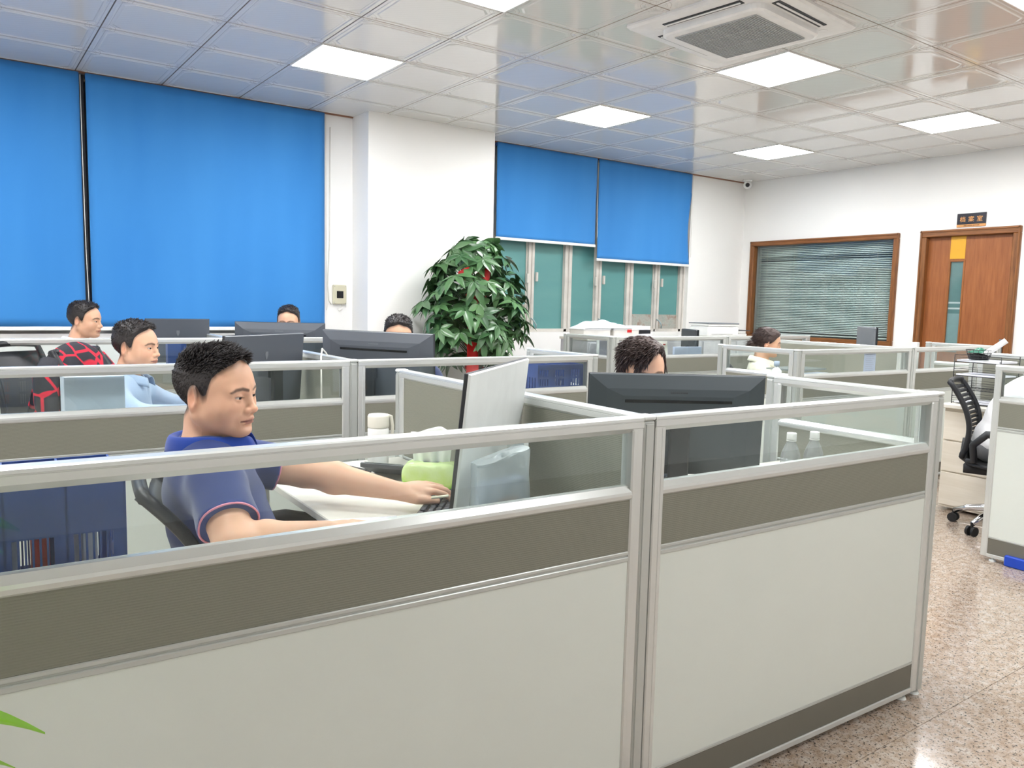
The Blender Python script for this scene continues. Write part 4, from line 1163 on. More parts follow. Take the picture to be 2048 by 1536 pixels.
simple('pink_trim', (226, 148, 170), .7)
def make_person(label, loc, az, spec, group=None):
    """spec joints are in the person's own frame: x forward, y left, z up, origin on the floor."""
    t_ = thing('person', label, 'person', W(loc[0], loc[1]), TH+az, group)
    J = spec; skin = np.asarray(lin(J.get('skin', (222, 176, 146)))); full = J.get('full', .5); fem = J.get('female', 0)
    Hc = np.array(J['head']); Rh = rotm(*J.get('head_rot', (0, 0, 0))); hs = J.get('head_scale', 1.0)
    zsq = J.get('zsq', .94); ZS = np.array([1, 1, zsq]); toh = lambda P: (((P-Hc) @ Rh)/hs)/ZS
    neck = np.array(J['neck']); chest = np.array(J['chest']); pelvis = np.array(J['pelvis'])
    sh = [np.array(J['shR']), np.array(J['shL'])]; el = [np.array(J['elR']), np.array(J['elL'])]; wr = [np.array(J['wrR']), np.array(J['wrL'])]
    hd = [J['handR'], J['handL']]
    g = J.get('girth', 1.0); b3 = J.get('build', 1.0)
    side_v = (sh[1]-sh[0])/np.linalg.norm(sh[1]-sh[0]); upv = (neck-pelvis)/np.linalg.norm(neck-pelvis); fwdv = np.cross(side_v, upv); fwdv /= np.linalg.norm(fwdv); upv = np.cross(fwdv, side_v)
    Rt = np.stack([fwdv, side_v, upv], 1)
    def torso(P, off=0.0):
        d = ell(P, chest, np.array([.105*g, .165*b3, .19])+off, Rt)
        belly = (chest*.35+pelvis*.65)+fwdv*.02*g
        d = smin(d, ell(P, belly, np.array([.115*g, .155*b3*g**.5, .19])+off, Rt), .08)
        d = smin(d, ell(P, pelvis, np.array([.125, .175*b3, .12])+off, Rt), .06)
        for s_ in sh: d = smin(d, rcone(P, neck-upv*.035, s_-upv*.005, .046+off, .052+off), .07)
        return d
    def arms(P, off=0.0, upto=2):
        d = None
        for k in (0, 1):
            am = J.get('arm', 1.0); e = rcone(P, sh[k], el[k], .052*am+off, .042*am+off)
            if upto > 1: e = smin(e, chain(P, [el[k], el[k]*.68+wr[k]*.32, wr[k]], [.040*am+off, .042*am+off, .0262*am**.3+off], .02), .02)
            d = e if d is None else np.minimum(d, e)
        return d
    nk0 = Hc+Rh @ v3(-.030, 0, -.075)*hs
    def body(P):
        d = torso(P, -.012)
        d = smin(d, rcone(P, nk0, neck+upv*.005, .056, .060), .03)
        d = smin(d, arms(P), .03)
        dist = np.linalg.norm(P-Hc, axis=1)
        near = dist < .24; hdv = dist-.13
        if near.any(): hdv[near] = head_sdf(toh(P[near]), full, fem)*hs
        d = smin(d, hdv, .022)
        for k in (0, 1):
            dist = np.linalg.norm(P-wr[k], axis=1); nr = dist < .27; hv = dist-.12
            if nr.any(): hv[nr] = hand_sdf(P[nr], wr[k], hd[k]['fwd'], hd[k]['up'], (1 if k == 0 else -1)*1.0, hd[k].get('curl', .4), hd[k].get('spread', 0), J.get('hand_scale', 1.0), hd[k].get('thumb', (.5, .3)))
            d = smin(d, hv, .012)
        return d
    allj = np.array([Hc+[.14, 0, .14], Hc-[.14, 0, .0], pelvis-[.16, 0, .14], *sh, *el, *wr, *(wr[k]+.2*np.array(hd[k]['fwd']) for k in (0, 1))])
    lo = allj.min(0)-.10; hi = allj.max(0)+.10; lo[2] = pelvis[2]-.12; hi[2] = Hc[2]+.16
    h = J.get('res', .009); hf = J.get('fine', .004)
    fx = [(Hc[0]-.13, Hc[0]+.135, hf)]; fy = [(Hc[1]-.125, Hc[1]+.125, hf)]; fz = [(Hc[2]-.135, Hc[2]+.14, hf)]
    if J.get('fine_hands'):
        for k in (0, 1):
            c = wr[k]+.08*np.array(hd[k]['fwd']); 
            for a, l_ in ((0, fx), (1, fy), (2, fz)): l_.append((c[a]-.11, c[a]+.11, J['fine_hands']))
    xs_, ys_, zs_ = axis_grid(lo[0], hi[0], h, fx), axis_grid(lo[1], hi[1], h, fy), axis_grid(lo[2], hi[2], h, fz)
    v, f = surface_nets(body, xs_, ys_, zs_)
    hl = hair_sdf(J['hair'], full, fem); q = toh(v)
    cols = np.tile(skin, (len(v), 1)); nearh = np.linalg.norm(v-Hc, axis=1) < .17
    cols[nearh] = head_cols(q[nearh], skin, J.get('lip', (.42, .16, .13)), 0 if fem else .25, None if fem else hl[1])
    bo = bpy.data.objects.new('body', np_mesh('body', v, f, 'skin', cols)); C.objects.link(bo); bo.parent = t_
    # eyes
    for sg_ in (-1, 1):
        e_ = MB(); e_.lathe([(max(1e-4, .0128*math.sin(a)), -.0128*math.cos(a)) for a in np.linspace(0, pi, 14)], 18)
        eo = e_.build('eye', 'eyeball', t_); c = Hc+Rh @ (v3(.0775, sg_*.031, -.004*zsq)*hs); eo.location = c
        eo.scale = (hs, hs, hs*zsq)
        eo.rotation_euler = (Matrix([list(r) for r in (Rh @ rotm(J.get('gaze', 0), .05, 0))])).to_euler()
    # hair cap with tufts
    hv, hf_ = surface_nets(hl[0], np.arange(-.175, .15, .0042), np.arange(-.12, .12, .0042), np.arange(-.11, .17, .0042))
    hv = relax(hv, hf_, 1, .4)
    r_ = np.random.default_rng(J.get('seed', 3))
    nrm = np.zeros_like(hv); a_ = hv[hf_[:, 0]]; fnv = np.cross(hv[hf_[:, 2]]-a_, hv[hf_[:, 3]]-hv[hf_[:, 1]])
    for k in range(4): np.add.at(nrm, hf_[:, k], fnv)
    nrm /= np.maximum(np.linalg.norm(nrm, axis=1), 1e-9)[:, None]
    L_ = hl[1](hv); outer = (head_sdf(hv, full, fem) > .002)
    cand = np.where((L_ > .004) & outer)[0]
    nt = J.get('tufts', 900); pick = r_.choice(cand, min(nt, len(cand)), replace=len(cand) < nt)
    tv = []; tf = []
    for i in pick:
        p = hv[i]; n = nrm[i]; up = np.clip((p[2]-.05)/.05, 0, 1)
        if J['hair'] == 'quiff':
            comb = v3(.25 if p[0] > -.03 else -.35, -.25, .35)*up+v3(-.35, 0, -.7)*(1-up); ln_ = .005+.021*up*(r_.random()*.6+.4); w_ = .0022; n = n*(.30+.2*r_.random())
            if up > .15: comb = v3(.65, -.18, .30)+v3(0, .25*math.sin(p[0]*60), .25*math.sin(p[1]*70+p[0]*40))
        elif J['hair'] == 'fringe': comb = v3(.55, -.75, -.15)*up+v3(.25, -.25, -.8)*(1-up); ln_ = .016+.022*r_.random(); w_ = .0036; n = n*.10
        elif J['hair'] == 'crop': comb = v3(.5, 0, .3)*up+v3(-.2, 0, -.8)*(1-up); ln_ = .005+.012*up*r_.random(); w_ = .0018
        else: comb = v3(-.9, 0, -.5); ln_ = .02+.02*r_.random(); w_ = .0022; n = n*.25
        d = n*.8+comb*.9+r_.normal(0, .16, 3); d /= np.linalg.norm(d)
        a = np.cross(d, r_.normal(0, 1, 3)); a /= np.linalg.norm(a); b = np.cross(d, a)
        root = p-n/max(np.linalg.norm(n), 1e-6)*.002; mid = root+d*ln_*.55+n*.001; tip = root+d*ln_+(comb*.25-v3(0, 0, .02))*ln_
        o = len(tv)
        for (c, w2) in ((root, w_), (mid, w_*.75)):
            for ang in (0, 2.1, 4.2): tv.append(c+(a*math.cos(ang)+b*math.sin(ang))*w2)
        tv.append(tip)
        for k in range(3):
            k2 = (k+1) % 3; tf.append((o+k, o+k2, o+3+k2, o+3+k)); tf.append((o+3+k, o+3+k2, o+6, o+6))
    if J['hair'] == 'bun':
        for _ in range(90):
            p = v3(-.125, 0, -.035)+r_.normal(0, 1, 3)*[.01, .02, .015]; d = v3(-.7, r_.normal(0, .5), r_.normal(-.25, .45)); d /= np.linalg.norm(d); a = np.cross(d, v3(0, 0, 1)); a /= np.linalg.norm(a); b = np.cross(d, a); o = len(tv)
            ln_ = .03+.05*r_.random()
            for (c, w2) in ((p, .0026), (p+d*ln_*.5+v3(0, 0, -.006), .002)):
                for ang in (0, 2.1, 4.2): tv.append(c+(a*math.cos(ang)+b*math.sin(ang))*w2)
            tv.append(p+d*ln_+v3(0, 0, -.015))
            for k in range(3):
                k2 = (k+1) % 3; tf.append((o+k, o+k2, o+3+k2, o+3+k)); tf.append((o+3+k, o+3+k2, o+6, o+6))
    V_ = np.concatenate([hv, np.array(tv)]) if tv else hv
    V_ = (V_*ZS*hs) @ Rh.T+Hc
    F_list = [tuple(x) for x in hf_]+[tuple(i+len(hv) for i in (q[:3] if q[2] == q[3] else q)) for q in tf]
    me = bpy.data.meshes.new('hair'); me.from_pydata([tuple(x) for x in V_], [], F_list); me.polygons.foreach_set('use_smooth', [True]*len(F_list)); me.materials.append(MT[J.get('hair_mat', 'hair')]); me.update()
    ho = bpy.data.objects.new('hair', me); C.objects.link(ho); ho.parent = t_
    # shirt
    slv = J.get('sleeve', 'short'); sc = np.asarray(lin(J['shirt'])); trim = J.get('trim')
    ends = []
    for k in (0, 1):
        if slv == 'short': p = sh[k]*.36+el[k]*.64; n = (el[k]-sh[k])
        else: p = el[k]*.1+wr[k]*.9; n = (wr[k]-el[k])
        ends.append((p, n/np.linalg.norm(n)))
    nb = neck+upv*.012+fwdv*.0
    def wr_(P):
        q = (P-chest) @ Rt
        return .0026*np.sin(q[:, 2]*46+q[:, 0]*26+2*np.sin(q[:, 1]*14))*np.clip((-q[:, 2]+.06)/.14, 0, 1)+.0016*np.sin(q[:, 0]*40-q[:, 1]*25+q[:, 2]*52+1.5*np.sin(q[:, 2]*20))
    def shirt(P):
        d = torso(P, .006)+wr_(P)
        for k in (0, 1):
            e = rcone(P, sh[k], sh[k]*.3+el[k]*.7, .070, J.get('sleeve_r', .066)) if slv == 'short' else smin(rcone(P, sh[k], el[k], .064, .054), rcone(P, el[k], wr[k], .054, .038), .03)
            e = e+wr_(P)*1.3
            p, n = ends[k]; e = np.maximum(e, (P-p) @ n)
            d = smin(d, e, .035)
        d = smax(d, -rcone(P, nb-upv*.02, nb+upv*.12+fwdv*.02, .062, .075), .006)       # neck opening
        # open placket below the collar
        d = smax(d, -rcone(P, nb+fwdv*.075-upv*.01, nb+fwdv*.105-upv*.10, .024, .004), .006) if J.get('placket', True) else d
        d = np.maximum(d, -((P-pelvis) @ upv)-.09)
        return d
    hs2 = J.get('res_shirt', .008)
    lo2 = np.min([pelvis-[.2, .24, .14], *(s_-.1 for s_ in sh), *(e_-.09 for e_ in el), *((w_-.08) if slv != 'short' else sh[0] for w_ in wr)], 0); hi2 = np.max([neck+[.1, .1, .06], pelvis+.2, *(s_+.1 for s_ in sh), *(e_+.09 for e_ in el), *((w_+.08) if slv != 'short' else sh[0] for w_ in wr)], 0)
    sv, sf = surface_nets(shirt, np.arange(lo2[0], hi2[0], hs2), np.arange(lo2[1], hi2[1], hs2), np.arange(lo2[2], hi2[2], hs2))
    sv = relax(sv, sf, 1, .4)
    cols = np.tile(sc, (len(sv), 1))
    if trim is not None:
        for k in (0, 1):
            p, n = ends[k]; dd = (sv-p) @ n; near = np.linalg.norm(sv-p, axis=1) < .10
            cols[near & (dd > -.006)] = sc*1.5
            a = np.cross(n, [0, 0, 1.]); a /= np.linalg.norm(a); b2 = np.cross(n, a)
            sec = sv[near & (np.abs(dd) < .006)]; ang = np.arctan2((sec-p) @ b2, (sec-p) @ a); rad = np.linalg.norm((sec-p)-((sec-p) @ n)[:, None]*n, axis=1)
            ringp = []
            for q in range(40):
                an_ = -pi+2*pi*q/40; dm = np.abs((ang-an_+pi) % (2*pi)-pi) < .16; rr = np.percentile(rad[dm], 92) if dm.any() else .065
                ringp.append(p+(a*math.cos(an_)+b2*math.sin(an_))*(rr-.0005)+n*.0005)
            ringp = [sum(ringp[(q+d_) % 40] for d_ in (-2, -1, 0, 1, 2))/5 for q in range(40)]
            MB().tube([tuple(x) for x in ringp+[ringp[0]]], .0026, 6, False).build('sleeve_trim', 'pink_trim', t_)
    so = bpy.data.objects.new('shirt', np_mesh('shirt', sv, sf, 'cloth', cols)); C.objects.link(so); so.parent = t_
    # collar: turned-down band round the neck
    cc = np.asarray(lin(J.get('collar', J['shirt'])))
    b = MB(); n_ = 40
    def cf(u, v):
        a = (u-.5)*2*pi*.84+pi; r1 = .070+.030*v; rz = .028*(1-(2*v-1)**2)-.026*v if v < .5 else .028*(1-(2*v-1)**2)-.026*v
        front = abs(u-.5)*2
        x = math.cos(a)*r1*1.08; y = math.sin(a)*r1; z = .020+rz-.026*front**3-.006*v*front
        if front > .8: x += .030*(front-.8)/.2
        return tuple(nb+fwdv*(x+.006)+side_v*y+upv*z)
    b.grid(cf, n_, 8, True, .0025)
    col_o = b.build('collar', 'cloth', t_); me = col_o.data; ca = me.color_attributes.new('Col', 'FLOAT_COLOR', 'POINT')
    ca.data.foreach_set('color', np.tile(np.append(cc, 1), (len(me.vertices), 1)).astype(np.float32).ravel())
    # trousers and shoes
    kn = [np.array(J.get('knR', (pelvis[0]+.42, pelvis[1]-.12, .50))), np.array(J.get('knL', (pelvis[0]+.42, pelvis[1]+.12, .50)))]
    an = [np.array([k_[0]-.02, k_[1], .10]) for k_ in kn]
    def trs(P):
        d = ell(P, pelvis-[0, 0, .015], (.14, .185*b3, .10))
        for k in (0, 1):
            hp_ = pelvis+side_v*(-.09 if k == 0 else .09)-[0, 0, .02]
            d = smin(d, chain(P, [hp_, kn[k], an[k]], [.088, .066, .055], .02), .03)
        return np.maximum(d, .07-P[:, 2])
    lo3 = np.min([pelvis-.24, *(k_-.1 for k_ in kn), *(a-.1 for a in an)], 0); hi3 = np.max([pelvis+.22, *(k_+.1 for k_ in kn)], 0); lo3[2] = .05
    tv_, tf_ = surface_nets(trs, np.arange(lo3[0], hi3[0], .016), np.arange(lo3[1], hi3[1], .016), np.arange(lo3[2], hi3[2], .016))
    o = bpy.data.objects.new('trousers', np_mesh('trousers', tv_, tf_, J.get('trousers', 'trouser_dark'))); C.objects.link(o); o.parent = t_
    for k in (0, 1):
        def sho(P): return np.maximum(smin(rcone(P, an[k]-[.03, 0, .055], an[k]+[.13, 0, -.065], .042, .034), rcone(P, an[k]-[.0, 0, .0], an[k]-[0, 0, .05], .045, .045), .03), .002-P[:, 2])
        l_ = an[k]-[.12, .08, .12]; q_ = an[k]+[.2, .08, .05]
        a1, b1 = surface_nets(sho, np.arange(l_[0], q_[0], .012), np.arange(l_[1], q_[1], .012), np.arange(-.02, q_[2], .012))
        o = bpy.data.objects.new('shoe', np_mesh('shoe', a1, b1, 'shoe_black')); C.objects.link(o); o.parent = t_
    return t_, dict(neck=neck, nb=nb, fwd=fwdv, up=upv, side=side_v)

def seated(head=(.03, 0, 1.115), lean=0.0, **kw):
    hx, hy, hz = head; dz = hz-1.115
    J = dict(head=head, neck=(hx-.055, hy, hz-.165), chest=(hx-.06, hy, hz-.31), pelvis=(hx-.10, hy, .56+dz*.3),
             shR=(hx-.055, hy-.185, hz-.235), shL=(hx-.055, hy+.185, hz-.235),
             elR=(hx+.08, hy-.235, .79+dz*.3), elL=(hx+.08, hy+.235, .79+dz*.3), wrR=(hx+.30, hy-.12, .80), wrL=(hx+.30, hy+.12, .80),
             handR=dict(fwd=(1, .2, -.05), up=(0, 0, 1)), handL=dict(fwd=(1, -.2, -.05), up=(0, 0, 1)), hair='crop', shirt=(200, 205, 215))
    J.update(kw); return J
# local frame helper for the main man: partition coordinates -> his own frame
def to_local(loc, az):
    ca_, sa_ = math.cos(az), math.sin(az)
    def f(s, t, z):
        x, y = s-loc[0], t-loc[1]; return (ca_*x+sa_*y, -sa_*x+ca_*y, z)
    return f
MLOC, MAZ = (.46, 2.16), math.radians(-8)
L = to_local(MLOC, MAZ)
def Ld(s, t, z): 
    a = np.array(L(MLOC[0]+s, MLOC[1]+t, z)); return tuple(a)
main = dict(head=L(.495, 2.17, 1.124), head_rot=(math.radians(-39), .05, .03), head_scale=1.03, full=1.35, zsq=.93,
            neck=L(.470, 2.185, .970), chest=L(.485, 2.19, .835), pelvis=L(.53, 2.22, .56),
            shR=L(.455, 2.005, .905), shL=L(.55, 2.365, .905),
            elR=L(.455, 1.835, .800), elL=L(.79, 2.34, .845), wrR=L(.690, 1.885, .788), wrL=L(1.0, 2.10, .810),
            handR=dict(fwd=Ld(1, .16, -.06), up=(0, 0, 1), curl=.18, thumb=(.7, .45)),
            handL=dict(fwd=Ld(1, -.20, .04), up=Ld(0, -.25, 1), curl=.42, spread=.6, thumb=(.15, .05)), hand_scale=1.08,
            hair='quiff', hair_mat='hair', tufts=4200, shirt=(40, 58, 112), collar=(34, 66, 150), trim=(232, 150, 176), girth=1.12, build=1.06, sleeve_r=.073, arm=1.13, res=.0065, fine=.0023, fine_hands=.0028, res_shirt=.0052, gaze=.0, seed=5)
mp, info = make_person('man in a navy polo shirt with pink sleeve trim, nearest the camera', MLOC, MAZ, main)
bt = MB()
for k in range(2): bt.cyl(info['nb']+info['fwd']*(.088+.012*k)+info['up']*(-.035-.03*k), info['nb']+info['fwd']*(.093+.012*k)+info['up']*(-.035-.03*k), .006, n=12)
bt.build('button', 'rubber', mp)
make_person('man in a pale blue shirt with short black hair, behind the second-row glass', (.585, 4.40), math.radians(-25),
            seated(head=(.03, 0, 1.115), head_rot=(math.radians(-14), .02, 0), full=.8, hair='crop', tufts=1500, shirt=(176, 196, 222), sleeve='long', fine=.0034, head_scale=1.06, seed=9))
make_person('man in a white shirt at the far left, nearest the blue blinds', (.50, 6.02), math.radians(-15),
            seated(head=(.03, 0, 1.20), head_rot=(math.radians(-16), .06, 0), full=.6, hair='crop', tufts=1200, shirt=(240, 240, 240), sleeve='short', fine=.004, seed=11))
make_person('man with a dark fringe, only his hair and forehead above the biggest monitor', (2.10, 2.27), math.radians(-118),
            seated(head=(.03, 0, 1.125), head_rot=(.10, .16, .05), hair='fringe', hair_mat='hair_brown', tufts=2600, shirt=(120, 130, 150), fine=.0034, seed=21, elR=(.02, -.26, .86), elL=(.02, .26, .86), wrR=(.12, -.12, .86), wrL=(.12, .12, .86)))
make_person('man whose brow shows over the wide second-row monitor beside the plant', (2.03, 4.30), math.radians(-120),
            seated(head=(.03, 0, 1.165), head_rot=(.12, .2, 0), hair='crop', tufts=1000, shirt=(44, 54, 100), fine=.005, seed=31, elR=(.0, -.24, .84), elL=(.0, .24, .84), wrR=(.10, -.12, .86), wrL=(.10, .12, .86)))
make_person('man with close-cropped hair showing over the monitor in front of the blue blind', (1.955, 6.13), math.radians(-118),
            seated(head=(.03, 0, 1.195), head_rot=(.0, .15, 0), hair='crop', tufts=800, shirt=(70, 80, 100), fine=.005, seed=41, elR=(.0, -.24, .84), elL=(.0, .24, .84), wrR=(.10, -.12, .86), wrL=(.10, .12, .86)))
make_person('woman in a cream blouse with dark hair in a low bun, looking down', (5.25, 4.22), math.radians(-46),
            seated(head=(.03, 0, 1.105), head_rot=(-.02, .16, 0), hair='bun', hair_mat='hair_brown', female=1, tufts=1200, shirt=(240, 236, 214), collar=(246, 242, 222), sleeve='long', fine=.0045, full=.3, build=.88, head_scale=.95, lip=(.5, .2, .17), seed=51,
                   shR=(-.03, -.165, .87), shL=(-.03, .165, .87)))
make_person('person in a white top on the slatted chair, cut off by the right edge', (5.36, 2.345), math.radians(-72),
            seated(head=(.20, .0, 1.10), neck=(.10, 0, .97), chest=(.0, 0, .80), pelvis=(-.10, 0, .55), shR=(.03, -.18, .88), shL=(.03, .18, .88), girth=1.25, elR=(.22, -.24, .79), elL=(.22, .24, .79), wrR=(.40, -.12, .80), wrL=(.40, .12, .80),
                   hair='crop', tufts=500, shirt=(244, 244, 246), sleeve='long', trousers='trouser_grey', fine=.007, seed=61))
# ================================================================ DESK OBJECTS
def cutslots_panel(mb, x0, x1, z0, z1, y0, y1, slots, M=None):
    # flat panel in xz with rectangular openings given as (xa,xb,za,zb); built from strips
    xs_ = sorted({x0, x1, *[v for s_ in slots for v in s_[:2]]}); zs_ = sorted({z0, z1, *[v for s_ in slots for v in s_[2:]]})
    for i in range(len(xs_)-1):
        run = None
        for j in range(len(zs_)-1):
            cx_, cz_ = (xs_[i]+xs_[i+1])/2, (zs_[j]+zs_[j+1])/2
            solid = not any(a < cx_ < b and c < cz_ < d for (a, b, c, d) in slots)
            if solid and run is None: run = zs_[j]
            if (not solid or j == len(zs_)-2) and run is not None:
                end = zs_[j+1] if solid else zs_[j]; mb.box(xs_[i], xs_[i+1], y0, y1, run, end, M=M); run = None
def file_crate(label, s, t, z, wdt, dep, hgt, rz=0, bays=3, style='slots', papers=True):
    t_ = thing('file_crate', label, 'file holder', W(s, t, z), TH+rz, 'blue plastic file crates')
    hw = wdt/2
    for (y0, nm) in ((-dep/2, 'front_wall'), (dep/2-.004, 'rear_wall')):
        b = MB(); sl_ = []
        bw = wdt/bays
        for k in range(bays):
            a = -hw+bw*k+.010
            if style == 'slots':
                n = int((bw-.018)/.011)
                for q in range(n): sl_.append((a+q*.011, a+q*.011+.0075, hgt*.51, hgt*.69)); sl_.append((a+q*.011, a+q*.011+.0075, hgt*.28, hgt*.475)); sl_.append((a+q*.011, a+q*.011+.0075, hgt*.06, hgt*.24))
            else:
                for (fa, fb) in ((.40, .54), (.60, .73), (.77, .90)):
                    n = int((bw-.028)/.016)
                    for q in range(n): sl_.append((a+q*.016, a+q*.016+.009, hgt*fa, hgt*fb))
        cutslots_panel(b, -hw, hw, 0, hgt, y0, y0+.004, sl_); b.build(nm, 'blue_plastic', t_)
    for k in range(bays+1):
        x = -hw+wdt*k/bays; b = MB()
        M_ = Matrix.Translation((x, 0, 0)) @ Matrix.Rotation(pi/2, 4, 'Z')
        sl_ = []
        for q in range(int((dep-.03)/.03)): sl_.append((-dep/2+.02+q*.03, -dep/2+.032+q*.03, hgt*.1, hgt*.36)); sl_.append((-dep/2+.02+q*.03, -dep/2+.032+q*.03, hgt*.45, hgt*.75))
        cutslots_panel(b, -dep/2, dep/2, 0, hgt, -.002, .002, sl_, M_); b.build('divider', 'blue_plastic', t_)
    MB().box(-hw, hw, -dep/2, dep/2, 0, .005).build('base', 'blue_plastic', t_)
    return t_
def doc(name, label, cat, s, t, z, wx, wy, h, rz, mat, group=None, tilt=None):
    t_ = MB().box(-wx/2, wx/2, -wy/2, wy/2, 0, h, min(.002, h*.3)).build(name, mat, None, W(s, t, z), TH+rz); tag(t_, label, cat, group)
    if tilt: t_.rotation_euler = (tilt[0], tilt[1], TH+rz)
    return t_
# crate of the front desk, with ring binders and papers inside
file_crate('large blue file crate behind the nearest glass at the left edge of the picture', .005, 1.675, .75, .37, .26, .295, 0, 4)
r5 = random.Random(5); pcs = [('paper', 'white'), ('paper_blue', 'pale blue'), ('red_cloth', 'red')]
for k, (x, m_, c_) in enumerate(((-.085, 'paper_blue', 'pale blue'), (-.045, 'paper', 'white'), (.03, 'paper_blue', 'pale blue'), (.075, 'red_cloth', 'red'), (.15, 'paper', 'white'))):
    b = MB().box(-.012, .012, -.105, .105, 0, .255+.012*(k % 3), .001)
    o = b.build('document_file', m_, None, W(x-.015, 1.675, .757), TH); nth = ('leftmost', 'second from the left', 'middle', 'fourth from the left', 'rightmost')[k]
    tag(o, '%s document file in the large blue crate, %s of five' % (c_, nth), 'file', 'files in the blue crate')
doc('paper_stack', 'flat papers lying across the top of the large blue crate', 'paper', .0, 1.575, 1.0455, .33, .05, .008, .01, 'paper')
file_crate('blue file crate behind the second-row glass, right of the silver monitor', 2.66, 3.62, .75, .31, .24, .292, math.radians(-4), 3, 'mix')
# papers and keyboard of the man in the polo
pp = thing('paper_sheet', 'white printed sheet with an oval stamp under the navy polo man\'s hand', 'paper', W(.80, 1.985, .7502), TH+math.radians(-12))
MB().grid(lambda u, v: (-.15+.30*u, -.105+.21*v, .0022+.0015*math.sin(u*5)), 8, 6, True, .0004).build('sheet', 'paper', pp)
st_ = MB(); ring = [(0.06+.045*math.cos(a), .0+.026*math.sin(a), .0045) for a in np.linspace(0, 2*pi, 33)]; st_.tube(ring, .0006, 4, False); st_.build('stamp_ring', simple('ink_grey', (176, 182, 200), .8), pp)
ln_ = MB()
for k in range(9):
    y = -.08+.02*k; r_ = random.Random(k); x = -.13
    while x < -.0: w_ = r_.uniform(.008, .03); ln_.box(x, x+w_, y, y+.0022, .0035, .0042); x += w_+.008
ln_.build('printed_line', 'ink_grey', pp)['kind'] = 'stuff'
kb = thing('keyboard', 'black keyboard under the navy polo man\'s far hand', 'keyboard', W(1.055, 1.95, .75), TH+math.radians(52))
MB().box(-.22, .22, -.072, .072, .002, .018, .004).build('case', 'key_base', kb)
km = MB().box(-.0082, .0082, -.0078, .0078, 0, .0085, .002).mesh('key', 'key_black')
for r in range(6):
    for c in range(21):
        if r == 0 and c in (1, 6, 11): continue
        o = child_mesh('key', km, kb, (-.205+.0195*c+.003*(r % 2), .055-.0205*r-(.004 if r > 0 else 0), .018))
pen = MB().cyl((0, 0, 0), (.05, 0, .004), .004, n=10).build('cigarette', 'stick_cream', None, W(1.055, 2.005, .805), TH-.35); tag(pen, 'short cream-coloured stick held between the navy polo man\'s thumb and finger', 'stick')
# thermos, calculator stand, phone, tissues, plastic bag
th = thing('thermos_flask', 'beige thermos flask with a domed lid behind the nearest rail', 'flask', W(1.185, 2.68, .75), TH)
MB().lathe([(.0, 0), (.037, 0), (.039, .004), (.039, .15), (.036, .158), (0, .158)], 24).build('flask_body', 'white_plastic', th)
MB().lathe([(.0, .158), (.0385, .158), (.0395, .162), (.0395, .198), (.036, .206), (.015, .209), (0, .209)], 24).build('lid', 'mug_beige', th)
MB().tube([(.036, 0, .20), (.052, 0, .195), (.058, 0, .16), (.056, 0, .10), (.05, 0, .06), (.036, 0, .055)], .006, 8).build('handle', 'mug_beige', th)
cl = thing('desk_calculator', 'dark desk calculator tilted on its stand, left of the green tissue pack', 'calculator', W(1.165, 2.535, .75), TH+math.radians(132))
MB().prism([(-.07, 0), (-.05, 0), (.07, .045), (.07, .058), (.062, .06), (-.072, .012)], -.08, .08, 0).build('case', 'dark_grey', cl)
MB().prism([(-.06, .0165), (.058, .0605), (.058, .063), (-.06, .019)], -.07, .07, 0).build('key_plate', 'silver_plastic', cl)
ph = thing('mobile_phone', 'black mobile phone lying on the desk left of the calculator', 'phone', W(1.08, 2.69, .75), TH+math.radians(20))
MB().box(-.038, .038, -.075, .075, 0, .009, .003).build('phone_body', 'casing_wood_edge' if False else 'dark_grey', ph); MB().box(-.035, .035, -.072, .072, .009, .0095).build('screen', 'black_gloss', ph)
ts = thing('tissue_pack', 'bright green tissue pack with a white tissue standing out of its top', 'tissues', W(1.225, 2.33, .75), TH+math.radians(-38))
def pack(u, v):
    a = 2*pi*u; n = 5; cx_, cy_ = math.cos(a), math.sin(a); n = 8
    r = 1/(abs(cx_)**n+abs(cy_)**n)**(1/n); k = math.sin(pi*min(max(v, 0.001), .999))**.22
    return (.096*r*cx_*k, .05*r*cy_*k, .088*(.5-.5*math.cos(pi*v))+.003*math.sin(a*5)*math.sin(pi*v))
MB().grid(pack, 48, 16, True).build('wrapper', 'tissue_wrap', ts)
def tis(u, v): 
    x = -.06+.12*u; w_ = 1-.1*v; return (x*(1.0+.25*v), .012*math.sin(u*9+v*2)*(.4+v)+.006*math.sin(u*21), .080+.115*v-.01*math.cos(u*5)*v)
MB().grid(tis, 24, 12, True, .001).build('tissue', simple('tissue_white', (232, 238, 228), .8), ts)
pt = text('TISSUE', .02, (0.0, -.049, .045), 'leaf_green', ts, 'printed_mark', rot=(pi/2, 0, 0)) if False else None
bg = thing('plastic_bag', 'crumpled clear plastic bag with packed papers behind the silver monitor', 'bag', W(1.018, 1.576, .75), TH+math.radians(14))
def bagf(u, v):
    a = 2*pi*u; n = 4; r = 1/(abs(math.cos(a))**n+abs(math.sin(a))**n)**(1/n); k = 1-.12*v
    return (.098*r*math.cos(a)*k+.003*math.sin(a*7+v*5), .032*r*math.sin(a)*k+.003*math.sin(a*9+v*8), .002+.258*v+.014*v*math.cos(a)+.005*math.sin(a*3)*v)
MB().grid(bagf, 56, 14, True).build('bag_skin', 'bag_film', bg)
def bagt(u, v):
    a = 2*pi*u; n = 4; r = (1/(abs(math.cos(a))**n+abs(math.sin(a))**n)**(1/n))*v*.88+1e-4; 
    return (.098*r*math.cos(a), .032*r*math.sin(a), .26+.014*math.cos(a)*v*.95+.006*(1-v)*math.cos(a*2))
MB().grid(bagt, 48, 6, True).build('bag_top', 'bag_film', bg)
MB().box(-.075, .075, -.02, .02, .004, .20, .004).build('packed_papers', 'paper_blue', bg)
